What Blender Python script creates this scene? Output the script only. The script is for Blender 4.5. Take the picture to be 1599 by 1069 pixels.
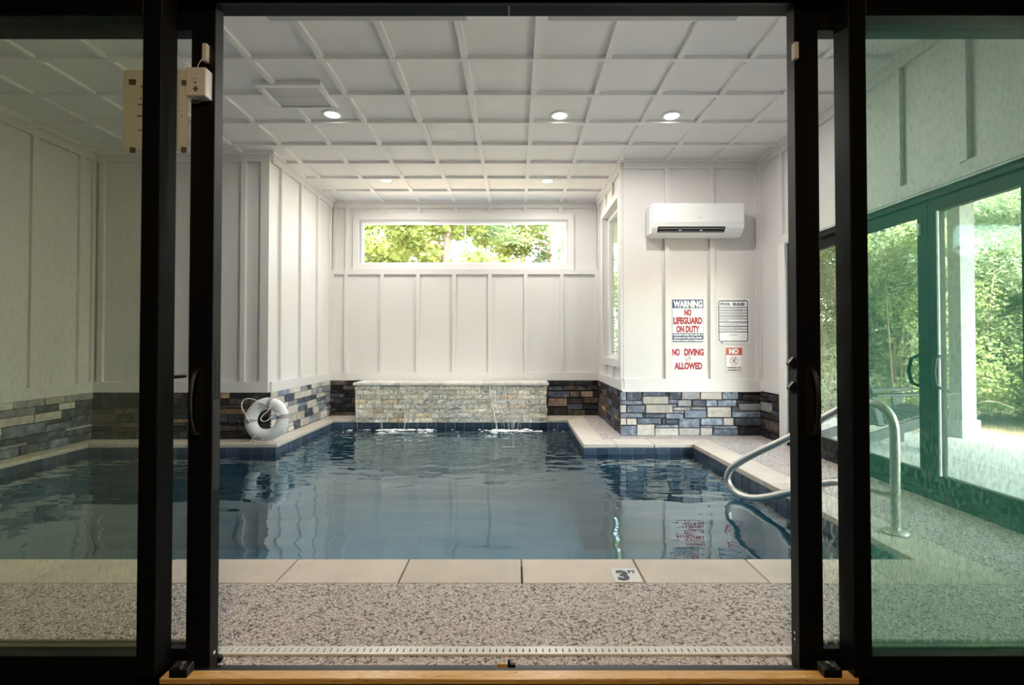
import bpy, bmesh, math, random
from mathutils import Vector, Matrix, noise

for _o in list(bpy.data.objects):
    bpy.data.objects.remove(_o)
S = bpy.context.scene
C = S.collection
PI = math.pi

# ------------------------------------------------------------------ camera, sky, sun, exposure
cd = bpy.data.cameras.new('camera')
cam = bpy.data.objects.new('camera', cd)
C.objects.link(cam)
cd.sensor_fit = 'HORIZONTAL'
cd.sensor_width = 36.0
cd.lens = 769.0 / 1599.0 * 36.0
cam.location = (0, 0, 1.018)
cam.rotation_euler = (PI / 2 + 0.0151, 0, 0)
cd.shift_x = -(803.8 - 799.5) / 1599.0
cd.shift_y = (523.0 - 534.5) / 1599.0
cd.clip_start = 0.02
cd.clip_end = 500
S.camera = cam

W = bpy.data.worlds.new('sky')
S.world = W
W.use_nodes = True
wn = W.node_tree.nodes
wl = W.node_tree.links
wn.clear()
sky = wn.new('ShaderNodeTexSky')
sky.sky_type = 'NISHITA'
sky.sun_disc = False
sky.sun_elevation = math.radians(58)
sky.sun_rotation = math.radians(162)
sky.air_density = 1.3
sky.dust_density = 2.5
bgn = wn.new('ShaderNodeBackground')
bgn.inputs['Strength'].default_value = 1.2
won = wn.new('ShaderNodeOutputWorld')
wl.new(sky.outputs[0], bgn.inputs[0])
wl.new(bgn.outputs[0], won.inputs[0])

sd = bpy.data.lights.new('sun', 'SUN')
sd.energy = 9.0
sd.angle = math.radians(1.0)
sd.color = (1.0, 0.95, 0.87)
sun = bpy.data.objects.new('sun', sd)
C.objects.link(sun)
sun.rotation_euler = Vector((-0.16, 0.50, -0.85)).to_track_quat('-Z', 'Y').to_euler()

CAN_POWER = 5.2          # each recessed ceiling light
ROOM_LAMP = 11.0           # warm lamp of the dark room the camera stands in

S.view_settings.view_transform = 'Standard'
S.view_settings.look = 'None'
S.view_settings.gamma = 1.0
S.view_settings.use_curve_mapping = False
S.view_settings.exposure = 1.90
S.cycles.use_denoising = True
S.cycles.max_bounces = 12
S.cycles.diffuse_bounces = 6
S.cycles.glossy_bounces = 5
S.cycles.transparent_max_bounces = 24
S.cycles.transmission_bounces = 8
S.cycles.caustics_reflective = False
S.cycles.caustics_refractive = False
S.cycles.sample_clamp_indirect = 6.0

# ------------------------------------------------------------------ helpers
class MB:
    def __init__(s):
        s.v = []; s.f = []
    def add(s, vs, fs):
        o = len(s.v)
        s.v += [tuple(v) for v in vs]
        s.f += [tuple(i + o for i in f) for f in fs]
        return s
    def box(s, x0, x1, y0, y1, z0, z1):
        if x0 > x1: x0, x1 = x1, x0
        if y0 > y1: y0, y1 = y1, y0
        if z0 > z1: z0, z1 = z1, z0
        v = [(x0,y0,z0),(x1,y0,z0),(x1,y1,z0),(x0,y1,z0),(x0,y0,z1),(x1,y0,z1),(x1,y1,z1),(x0,y1,z1)]
        return s.add(v, [(0,3,2,1),(4,5,6,7),(0,1,5,4),(1,2,6,5),(2,3,7,6),(3,0,4,7)])
    def prism(s, poly, axis, a, b):
        # poly: 2D outline; extruded along axis from a to b
        def P(p, t):
            if axis == 'x': return (t, p[0], p[1])
            if axis == 'y': return (p[0], t, p[1])
            return (p[0], p[1], t)
        n = len(poly)
        v = [P(p, a) for p in poly] + [P(p, b) for p in poly]
        f = [tuple(range(n))[::-1], tuple(range(n, 2*n))]
        f += [(i, (i+1) % n, n + (i+1) % n, n + i) for i in range(n)]
        return s.add(v, f)
    def obox(s, c, ax, ay, az):
        c = Vector(c); ax = Vector(ax); ay = Vector(ay); az = Vector(az)
        v = [c + ax*i + ay*j + az*k for k in (-1,1) for (i,j) in ((-1,-1),(1,-1),(1,1),(-1,1))]
        return s.add(v, [(0,3,2,1),(4,5,6,7),(0,1,5,4),(1,2,6,5),(2,3,7,6),(3,0,4,7)])
    def tube(s, pts, r, n=10, cap=True):
        pts = [Vector(p) for p in pts]
        rs = r if isinstance(r, (list, tuple)) else [r] * len(pts)
        up = None; rings = []
        for i, p in enumerate(pts):
            t = (pts[min(i+1, len(pts)-1)] - pts[max(i-1, 0)])
            if t.length < 1e-9: t = Vector((0,0,1))
            t.normalize()
            if up is None:
                up = t.orthogonal().normalized()
            else:
                up = (up - t * up.dot(t))
                if up.length < 1e-6: up = t.orthogonal()
                up.normalize()
            w = t.cross(up)
            rings.append([p + (up*math.cos(2*PI*k/n) + w*math.sin(2*PI*k/n)) * rs[i] for k in range(n)])
        v = [q for rg in rings for q in rg]
        f = []
        for i in range(len(rings)-1):
            for k in range(n):
                f.append((i*n+k, i*n+(k+1) % n, (i+1)*n+(k+1) % n, (i+1)*n+k))
        if cap:
            f.append(tuple(range(n))[::-1]); f.append(tuple((len(rings)-1)*n+k for k in range(n)))
        return s.add(v, f)
    def lathe(s, prof, c, n=32, axis=(0,0,1)):
        q = Vector((0,0,1)).rotation_difference(Vector(axis))
        c = Vector(c); v = []; f = []
        for (r, z) in prof:
            for k in range(n):
                a = 2*PI*k/n
                v.append(c + q @ Vector((r*math.cos(a), r*math.sin(a), z)))
        for i in range(len(prof)-1):
            for k in range(n):
                f.append((i*n+k, i*n+(k+1) % n, (i+1)*n+(k+1) % n, (i+1)*n+k))
        return s.add(v, f)
    def build(s, name, mat, parent=None, smooth=False):
        me = bpy.data.meshes.new(name)
        off = parent.location if parent is not None else Vector((0,0,0))
        if parent is not None and parent.parent is not None: off = off + parent.parent.location
        me.from_pydata([tuple(Vector(v) - off) for v in s.v], [], s.f)
        bm = bmesh.new(); bm.from_mesh(me)
        bmesh.ops.recalc_face_normals(bm, faces=bm.faces)
        bm.to_mesh(me); bm.free()
        if smooth:
            me.polygons.foreach_set('use_smooth', [True] * len(me.polygons))
        if mat is not None: me.materials.append(mat)
        o = bpy.data.objects.new(name, me)
        C.objects.link(o)
        if parent is not None: o.parent = parent
        return o

def box(name, mat, parent, *b):
    return MB().box(*b).build(name, mat, parent)

def bevel(o, w, seg=2):
    m = o.modifiers.new('edge', 'BEVEL'); m.width = w; m.segments = seg; m.limit_method = 'ANGLE'
    m.angle_limit = math.radians(40)
    return o

def tag(o, label, cat=None, group=None, kind=None):
    o['label'] = label
    if cat: o['category'] = cat
    if group: o['group'] = group
    if kind: o['kind'] = kind
    return o

def empty(name, loc, label=None, cat=None, group=None, kind=None):
    o = bpy.data.objects.new(name, None)
    C.objects.link(o); o.location = loc
    o.empty_display_size = 0.1
    if label: tag(o, label, cat, group, kind)
    return o

def text_mesh(txt):
    cu = bpy.data.curves.new('lettering', 'FONT')
    cu.body = txt; cu.size = 1.0; cu.resolution_u = 3; cu.offset = 0.06
    ob = bpy.data.objects.new('lettering', cu)
    C.objects.link(ob)
    dg = bpy.context.evaluated_depsgraph_get()
    me = bpy.data.meshes.new_from_object(ob.evaluated_get(dg))
    vs = [(v.co.x, v.co.y) for v in me.vertices]
    fs = [tuple(p.vertices) for p in me.polygons]
    bpy.data.objects.remove(ob); bpy.data.curves.remove(cu); bpy.data.meshes.remove(me)
    return vs, fs

class Sheet:
    """flat marks on a plane: origin o, axes u, v (world vectors), lifted along n"""
    def __init__(s, o, u, v, n):
        s.o = Vector(o); s.u = Vector(u); s.v = Vector(v); s.n = Vector(n); s.mb = {}
    def P(s, x, y, h): return s.o + s.u*x + s.v*y + s.n*h
    def m(s, k): return s.mb.setdefault(k, MB())
    def rect(s, k, x0, y0, x1, y1, h=0.001):
        s.m(k).add([s.P(x0,y0,h), s.P(x1,y0,h), s.P(x1,y1,h), s.P(x0,y1,h)], [(0,1,2,3)])
    def poly(s, k, pts, h=0.001):
        s.m(k).add([s.P(x,y,h) for x, y in pts], [tuple(range(len(pts)))])
    def ring(s, k, cx, cy, r0, r1, h=0.001, n=28):
        v = []
        for i in range(n):
            a = 2*PI*i/n
            v += [s.P(cx+r0*math.cos(a), cy+r0*math.sin(a), h), s.P(cx+r1*math.cos(a), cy+r1*math.sin(a), h)]
        s.m(k).add(v, [(2*i, 2*i+1, (2*i+3) % (2*n), (2*i+2) % (2*n)) for i in range(n)])
    def bar(s, k, x0, y0, x1, y1, w, h=0.001):
        d = Vector((x1-x0, y1-y0)); d.normalize(); p = Vector((-d.y, d.x)) * w/2
        s.poly(k, [(x0-p.x,y0-p.y),(x1-p.x,y1-p.y),(x1+p.x,y1+p.y),(x0+p.x,y0+p.y)], h)
    def text(s, k, txt, x0, y0, x1, y1, h=0.0014):
        k = (k, len(s.mb))
        vs, fs = text_mesh(txt)
        ax = min(v[0] for v in vs); bx = max(v[0] for v in vs)
        ay = min(v[1] for v in vs); by = max(v[1] for v in vs)
        s.m(k).add([s.P(x0+(v[0]-ax)/(bx-ax)*(x1-x0), y0+(v[1]-ay)/(by-ay)*(y1-y0), h) for v in vs], fs)
    def build(s, names, parent):
        for k, mb in s.mb.items():
            nm, mat = names[k[0] if isinstance(k, tuple) else k]
            mb.build(nm, mat, parent)

# ------------------------------------------------------------------ materials
def mat_base(name):
    m = bpy.data.materials.new(name); m.use_nodes = True
    nt = m.node_tree
    b = nt.nodes['Principled BSDF']
    return m, nt, nt.nodes, nt.links, b

def rgb(c): return (c[0], c[1], c[2], 1)

def paint(name, col, rough=0.5, metal=0.0, var=0.06, scale=6.0, bump=0.0, bscale=60.0, spec=0.5, rand=0.0):
    m, nt, N, L, b = mat_base(name)
    tc = N.new('ShaderNodeTexCoord')
    nz = N.new('ShaderNodeTexNoise'); nz.inputs['Scale'].default_value = scale; nz.inputs['Detail'].default_value = 5
    L.new(tc.outputs['Object'], nz.inputs['Vector'])
    mx = N.new('ShaderNodeMix'); mx.data_type = 'RGBA'
    mx.inputs['A'].default_value = rgb([c*(1-var) for c in col]); mx.inputs['B'].default_value = rgb([min(1, c*(1+var)) for c in col])
    L.new(nz.outputs['Fac'], mx.inputs['Factor'])
    out = mx.outputs['Result']
    if rand > 0:
        oi = N.new('ShaderNodeObjectInfo')
        hs = N.new('ShaderNodeHueSaturation')
        mr = N.new('ShaderNodeMapRange'); mr.inputs['To Min'].default_value = 1-rand; mr.inputs['To Max'].default_value = 1+rand
        L.new(oi.outputs['Random'], mr.inputs['Value']); L.new(mr.outputs['Result'], hs.inputs['Value'])
        L.new(out, hs.inputs['Color']); out = hs.outputs['Color']
    L.new(out, b.inputs['Base Color'])
    b.inputs['Roughness'].default_value = rough; b.inputs['Metallic'].default_value = metal
    b.inputs['Specular IOR Level'].default_value = spec
    if bump > 0:
        n2 = N.new('ShaderNodeTexNoise'); n2.inputs['Scale'].default_value = bscale; n2.inputs['Detail'].default_value = 6
        L.new(tc.outputs['Object'], n2.inputs['Vector'])
        bp = N.new('ShaderNodeBump'); bp.inputs['Strength'].default_value = bump; bp.inputs['Distance'].default_value = 0.01
        L.new(n2.outputs['Fac'], bp.inputs['Height']); L.new(bp.outputs['Normal'], b.inputs['Normal'])
    return m

def stone_mat(name, c1, c2, c3, scale=14.0, bump=0.6, rough=0.75):
    m, nt, N, L, b = mat_base(name)
    tc = N.new('ShaderNodeTexCoord'); oi = N.new('ShaderNodeObjectInfo')
    ad = N.new('ShaderNodeVectorMath'); ad.operation = 'MULTIPLY_ADD'
    ad.inputs[1].default_value = (1,1,1)
    cb = N.new('ShaderNodeCombineXYZ')
    ml = N.new('ShaderNodeMath'); ml.operation = 'MULTIPLY'; ml.inputs[1].default_value = 40
    L.new(oi.outputs['Random'], ml.inputs[0])
    for i in range(3): L.new(ml.outputs[0], cb.inputs[i])
    L.new(tc.outputs['Object'], ad.inputs[0]); L.new(cb.outputs[0], ad.inputs[2])
    n1 = N.new('ShaderNodeTexNoise'); n1.inputs['Scale'].default_value = scale; n1.inputs['Detail'].default_value = 8; n1.inputs['Roughness'].default_value = 0.68
    L.new(ad.outputs[0], n1.inputs['Vector'])
    cr = N.new('ShaderNodeValToRGB'); e = cr.color_ramp.elements
    e[0].position = 0.33; e[0].color = rgb(c1); e[1].position = 0.70; e[1].color = rgb(c3)
    x = e.new(0.52); x.color = rgb(c2)
    L.new(n1.outputs['Fac'], cr.inputs['Fac'])
    hs = N.new('ShaderNodeHueSaturation')
    mr = N.new('ShaderNodeMapRange'); mr.inputs['To Min'].default_value = 0.75; mr.inputs['To Max'].default_value = 1.25
    L.new(oi.outputs['Random'], mr.inputs['Value']); L.new(mr.outputs['Result'], hs.inputs['Value'])
    L.new(cr.outputs['Color'], hs.inputs['Color']); L.new(hs.outputs['Color'], b.inputs['Base Color'])
    b.inputs['Roughness'].default_value = rough; b.inputs['Specular IOR Level'].default_value = 0.35
    n2 = N.new('ShaderNodeTexNoise'); n2.inputs['Scale'].default_value = 45; n2.inputs['Detail'].default_value = 8
    L.new(ad.outputs[0], n2.inputs['Vector'])
    bp = N.new('ShaderNodeBump'); bp.inputs['Strength'].default_value = bump; bp.inputs['Distance'].default_value = 0.012
    L.new(n2.outputs['Fac'], bp.inputs['Height']); L.new(bp.outputs['Normal'], b.inputs['Normal'])
    return m

M = {}
M['wall'] = paint('wall_paint', (0.735, 0.715, 0.70), 0.5, var=0.03, scale=2.0, bump=0.04, bscale=90)
M['ceil'] = paint('ceiling_paint', (0.86, 0.845, 0.84), 0.55, var=0.02, scale=2.0)
M['white'] = paint('white_trim', (0.83, 0.83, 0.82), 0.4, var=0.02)
M['fixture'] = paint('fixture_shade_grey', (0.50, 0.49, 0.49), 0.5)  # white housing; the grey stands in for shade on its underside
M['plastic'] = paint('white_plastic', (0.86, 0.86, 0.85), 0.3, var=0.01)
M['greyplastic'] = paint('grey_plastic', (0.25, 0.25, 0.26), 0.4)
M['darkslot'] = paint('dark_slot', (0.012, 0.012, 0.014), 0.6)
M['black'] = paint('black_aluminium', (0.0045, 0.0045, 0.0055), 0.45, var=0.2, scale=20, bump=0.03, bscale=180, spec=0.3)
M['blackmat'] = paint('black_plastic', (0.006, 0.006, 0.007), 0.45)
M['bead'] = paint('lit_bronze_bead', (0.16, 0.13, 0.08), 0.3, metal=0.6)  # lighter than the frame to paint in light along the bead's top
M['track'] = paint('track_metal', (0.05, 0.05, 0.055), 0.4, metal=0.5)
M['steel'] = paint('brushed_steel', (0.74, 0.72, 0.69), 0.42, metal=1.0, var=0.05, scale=30)
M['chrome'] = paint('chrome', (0.75, 0.75, 0.75), 0.15, metal=1.0)
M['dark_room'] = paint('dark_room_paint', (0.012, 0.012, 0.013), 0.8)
M['mortar'] = paint('mortar', (0.05, 0.05, 0.055), 0.9, var=0.3, scale=40, bump=0.4, bscale=120)
M['mortar_dark'] = paint('dark_mortar', (0.012, 0.012, 0.013), 0.9, var=0.3, scale=40, bump=0.4, bscale=120)
M['mortar_light'] = paint('light_mortar', (0.30, 0.27, 0.22), 0.9, var=0.3, scale=40, bump=0.4, bscale=120)
M['plaster'] = paint('pool_plaster', (0.045, 0.25, 0.33), 0.7, var=0.12, scale=3)
M['grout'] = paint('tile_grout', (0.50, 0.55, 0.60), 0.8, var=0.1)
M['tile'] = paint('blue_pool_tile', (0.060, 0.088, 0.135), 0.14, var=0.35, scale=9, bump=0.08, bscale=25, rand=0.25, spec=0.6)
M['coping'] = paint('travertine', (0.68, 0.61, 0.52), 0.5, var=0.17, scale=6, bump=0.12, bscale=50, rand=0.06)
M['foam'] = paint('water_foam', (0.85, 0.88, 0.90), 0.5, var=0.05)
M['ringwhite'] = paint('ring_foam', (0.84, 0.84, 0.84), 0.45, var=0.02)
M['strap'] = paint('grey_strap', (0.42, 0.43, 0.44), 0.6)
M['rope'] = paint('white_rope', (0.84, 0.83, 0.81), 0.6)
M['sign'] = paint('sign_white', (0.82, 0.84, 0.86), 0.35, var=0.01)
M['navy'] = paint('sign_navy', (0.008, 0.03, 0.10), 0.4, var=0.02)
M['red'] = paint('sign_red', (0.36, 0.008, 0.02), 0.4, var=0.02)
M['orange'] = paint('sign_red_orange', (0.55, 0.055, 0.03), 0.4, var=0.02)
M['ink'] = paint('ink_black', (0.02, 0.02, 0.022), 0.5)
M['greyink'] = paint('ink_grey', (0.30, 0.31, 0.34), 0.5)
M['slateink'] = paint('ink_slate', (0.045, 0.055, 0.09), 0.5)
M['paper'] = paint('paper', (0.72, 0.66, 0.57), 0.5, var=0.02)
_n = M['paper'].node_tree.nodes; _l = M['paper'].node_tree.links
_t = _n.new('ShaderNodeBsdfTranslucent'); _t.inputs[0].default_value = (0.80, 0.74, 0.64, 1); _x = _n.new('ShaderNodeMixShader'); _x.inputs[0].default_value = 0.6
_l.new(_n['Principled BSDF'].outputs[0], _x.inputs[1]); _l.new(_t.outputs[0], _x.inputs[2]); _l.new(_x.outputs[0], _n['Material Output'].inputs['Surface'])
M['tape'] = paint('brown_tape', (0.16, 0.125, 0.105), 0.5)
M['concrete'] = paint('concrete', (0.40, 0.39, 0.37), 0.85, var=0.08, scale=3, bump=0.15, bscale=120)
M['dirt'] = paint('straw_ground', (0.36, 0.28, 0.17), 0.95, var=0.3, scale=5, bump=0.6, bscale=30)
M['post'] = paint('post_paint', (0.30, 0.315, 0.32), 0.6)
M['chair'] = paint('dark_patio_plastic', (0.018, 0.026, 0.03), 0.45)
M['bark'] = paint('bark', (0.22, 0.16, 0.11), 0.9, var=0.35, scale=25, bump=0.8, bscale=35)
M['twig'] = paint('pale_twig', (0.36, 0.33, 0.27), 0.9, var=0.2)
M['exterior'] = paint('exterior_siding', (0.55, 0.55, 0.54), 0.7)

M['st_dark'] = stone_mat('stone_slate', (0.030,0.036,0.05), (0.085,0.10,0.13), (0.22,0.25,0.30))
M['st_blue'] = stone_mat('stone_bluegrey', (0.10,0.125,0.165), (0.20,0.24,0.30), (0.42,0.47,0.53))
M['st_mid'] = stone_mat('stone_grey', (0.20,0.20,0.21), (0.34,0.34,0.35), (0.50,0.49,0.47))
M['st_cream'] = stone_mat('stone_cream', (0.46,0.42,0.37), (0.60,0.565,0.51), (0.70,0.665,0.61))
M['st_black'] = stone_mat('stone_charcoal', (0.012,0.012,0.014), (0.030,0.029,0.030), (0.09,0.085,0.085))
M['st_brown'] = stone_mat('stone_brown', (0.045,0.034,0.028), (0.10,0.078,0.062), (0.20,0.16,0.13))
M['st_tan'] = stone_mat('stone_tan', (0.20,0.12,0.065), (0.36,0.23,0.13), (0.50,0.36,0.24))
M['st_drab'] = stone_mat('stone_drab', (0.16,0.11,0.08), (0.27,0.20,0.155), (0.40,0.32,0.26))
M['st_drab'] = stone_mat('stone_drab', (0.16,0.11,0.08), (0.27,0.20,0.155), (0.40,0.32,0.26))
M['sf_a'] = stone_mat('splitface_cream', (0.46,0.40,0.31), (0.78,0.73,0.62), (0.88,0.85,0.77), scale=24, bump=1.0)
M['sf_b'] = stone_mat('splitface_grey', (0.24,0.23,0.22), (0.64,0.62,0.57), (0.84,0.82,0.77), scale=28, bump=1.0)
M['sf_c'] = stone_mat('splitface_gold', (0.32,0.23,0.13), (0.66,0.54,0.37), (0.83,0.75,0.59), scale=22, bump=1.0)
M['ledge'] = stone_mat('ledge_travertine', (0.50,0.48,0.45), (0.70,0.68,0.64), (0.80,0.79,0.77), scale=9, bump=0.2, rough=0.5)

def mk_deck():
    m, nt, N, L, b = mat_base('pebble_deck')
    tc = N.new('ShaderNodeTexCoord')
    vo = N.new('ShaderNodeTexVoronoi'); vo.inputs['Scale'].default_value = 120
    L.new(tc.outputs['Object'], vo.inputs['Vector'])
    sp = N.new('ShaderNodeSeparateColor'); L.new(vo.outputs['Color'], sp.inputs['Color'])
    cr = N.new('ShaderNodeValToRGB'); e = cr.color_ramp.elements
    e[0].position = 0.0; e[0].color = rgb((0.12,0.105,0.10)); e[1].position = 1.0; e[1].color = rgb((0.86,0.78,0.73))
    for p, c in ((0.11,(0.20,0.175,0.165)),(0.20,(0.58,0.51,0.475)),(0.62,(0.72,0.645,0.605)),(0.85,(0.80,0.72,0.68))):
        x = e.new(p); x.color = rgb(c)
    L.new(sp.outputs[0], cr.inputs['Fac'])
    gap = N.new('ShaderNodeMapRange'); gap.inputs['From Min'].default_value = 0.35; gap.inputs['From Max'].default_value = 0.75
    gap.inputs['To Min'].default_value = 1.05; gap.inputs['To Max'].default_value = 0.62
    L.new(vo.outputs['Distance'], gap.inputs['Value'])
    nz = N.new('ShaderNodeTexNoise'); nz.inputs['Scale'].default_value = 2.5; nz.inputs['Detail'].default_value = 4
    L.new(tc.outputs['Object'], nz.inputs['Vector'])
    mr = N.new('ShaderNodeMapRange'); mr.inputs['To Min'].default_value = 0.82; mr.inputs['To Max'].default_value = 1.15
    L.new(nz.outputs['Fac'], mr.inputs['Value'])
    mu = N.new('ShaderNodeMath'); mu.operation = 'MULTIPLY'
    L.new(gap.outputs[0], mu.inputs[0]); L.new(mr.outputs[0], mu.inputs[1])
    mx = N.new('ShaderNodeMix'); mx.data_type = 'RGBA'; mx.blend_type = 'MULTIPLY'; mx.inputs['Factor'].default_value = 1
    L.new(cr.outputs['Color'], mx.inputs['A'])
    cc = N.new('ShaderNodeCombineColor')
    for i in range(3): L.new(mu.outputs[0], cc.inputs[i])
    L.new(cc.outputs[0], mx.inputs['B']); L.new(mx.outputs['Result'], b.inputs['Base Color'])
    b.inputs['Roughness'].default_value = 0.5
    bp = N.new('ShaderNodeBump'); bp.inputs['Strength'].default_value = 0.9; bp.inputs['Distance'].default_value = 0.004; bp.invert = True
    L.new(vo.outputs['Distance'], bp.inputs['Height']); L.new(bp.outputs['Normal'], b.inputs['Normal'])
    return m
M['deck'] = mk_deck()

def mk_oak():
    m, nt, N, L, b = mat_base('oak_wood')
    tc = N.new('ShaderNodeTexCoord'); mp = N.new('ShaderNodeMapping'); mp.inputs['Scale'].default_value = (3.0, 34, 34)
    L.new(tc.outputs['Object'], mp.inputs['Vector'])
    nz = N.new('ShaderNodeTexNoise'); nz.inputs['Scale'].default_value = 1.0; nz.inputs['Detail'].default_value = 3; nz.inputs['Distortion'].default_value = 1.2
    L.new(mp.outputs[0], nz.inputs['Vector'])
    ml = N.new('ShaderNodeMath'); ml.operation = 'MULTIPLY'; ml.inputs[1].default_value = 7.0; L.new(nz.outputs['Fac'], ml.inputs[0])
    fr = N.new('ShaderNodeMath'); fr.operation = 'FRACT'; L.new(ml.outputs[0], fr.inputs[0])
    cr = N.new('ShaderNodeValToRGB'); e = cr.color_ramp.elements
    e[0].position = 0.0; e[0].color = rgb((0.80,0.43,0.10)); e[1].position = 1.0; e[1].color = rgb((0.84,0.52,0.18))
    x = e.new(0.8); x.color = rgb((0.88,0.62,0.30)); y = e.new(0.93); y.color = rgb((0.60,0.27,0.05))
    L.new(fr.outputs[0], cr.inputs['Fac']); L.new(cr.outputs['Color'], b.inputs['Base Color'])
    b.inputs['Roughness'].default_value = 0.3
    return m
M['oak'] = mk_oak()

def two_sided_fresnel(N, L, ior):
    # same reflectance on both faces of a thin sheet
    fr = N.new('ShaderNodeFresnel'); ge = N.new('ShaderNodeNewGeometry'); mr = N.new('ShaderNodeMapRange')
    mr.inputs['To Min'].default_value = ior; mr.inputs['To Max'].default_value = 1.0/ior
    L.new(ge.outputs['Backfacing'], mr.inputs['Value']); L.new(mr.outputs[0], fr.inputs['IOR'])
    return fr

def mk_water():
    m = bpy.data.materials.new('pool_water'); m.use_nodes = True
    N = m.node_tree.nodes; L = m.node_tree.links; N.clear()
    out = N.new('ShaderNodeOutputMaterial'); mix = N.new('ShaderNodeMixShader')
    tr = N.new('ShaderNodeBsdfTransparent'); tr.inputs[0].default_value = (0.34, 0.62, 0.70, 1)
    gl = N.new('ShaderNodeBsdfGlossy'); gl.inputs['Roughness'].default_value = 0.015; gl.inputs['Color'].default_value = (0.84,0.95,1,1)
    lw = N.new('ShaderNodeLayerWeight'); lw.inputs['Blend'].default_value = 0.5
    pw = N.new('ShaderNodeMath'); pw.operation = 'POWER'; pw.inputs[1].default_value = 3.1; L.new(lw.outputs['Facing'], pw.inputs[0])
    fr = N.new('ShaderNodeMath'); fr.operation = 'MULTIPLY_ADD'; fr.inputs[1].default_value = 0.96; fr.inputs[2].default_value = 0.02; L.new(pw.outputs[0], fr.inputs[0])
    tc = N.new('ShaderNodeTexCoord')
    def wave(scale, sc, det):
        mp = N.new('ShaderNodeMapping'); mp.inputs['Scale'].default_value = sc
        L.new(tc.outputs['Object'], mp.inputs['Vector'])
        n = N.new('ShaderNodeTexNoise'); n.inputs['Scale'].default_value = scale; n.inputs['Detail'].default_value = det
        L.new(mp.outputs[0], n.inputs['Vector'])
        return n.outputs['Fac']
    w1 = wave(2.6, (0.55, 1.25, 1), 1.0)
    w2 = wave(6.5, (0.7, 1.4, 1), 1.5)
    sep = N.new('ShaderNodeSeparateXYZ'); L.new(tc.outputs['Object'], sep.inputs[0])
    mr = N.new('ShaderNodeMapRange'); mr.interpolation_type = 'SMOOTHSTEP'
    mr.inputs['From Min'].default_value = 3.2; mr.inputs['From Max'].default_value = 6.3
    mr.inputs['To Min'].default_value = 0.18; mr.inputs['To Max'].default_value = 1.5
    L.new(sep.outputs['Y'], mr.inputs['Value'])
    mu = N.new('ShaderNodeMath'); mu.operation = 'MULTIPLY'; L.new(w2, mu.inputs[0]); L.new(mr.outputs[0], mu.inputs[1])
    ad = N.new('ShaderNodeMath'); ad.operation = 'ADD'; L.new(w1, ad.inputs[0]); L.new(mu.outputs[0], ad.inputs[1])
    bp = N.new('ShaderNodeBump'); bp.inputs['Strength'].default_value = 1.0; bp.inputs['Distance'].default_value = 0.012
    L.new(ad.outputs[0], bp.inputs['Height'])
    L.new(bp.outputs['Normal'], gl.inputs['Normal']); L.new(bp.outputs['Normal'], lw.inputs['Normal'])
    L.new(fr.outputs[0], mix.inputs[0]); L.new(tr.outputs[0], mix.inputs[1]); L.new(gl.outputs[0], mix.inputs[2])
    L.new(mix.outputs[0], out.inputs['Surface'])
    return m
M['water'] = mk_water()

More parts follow.
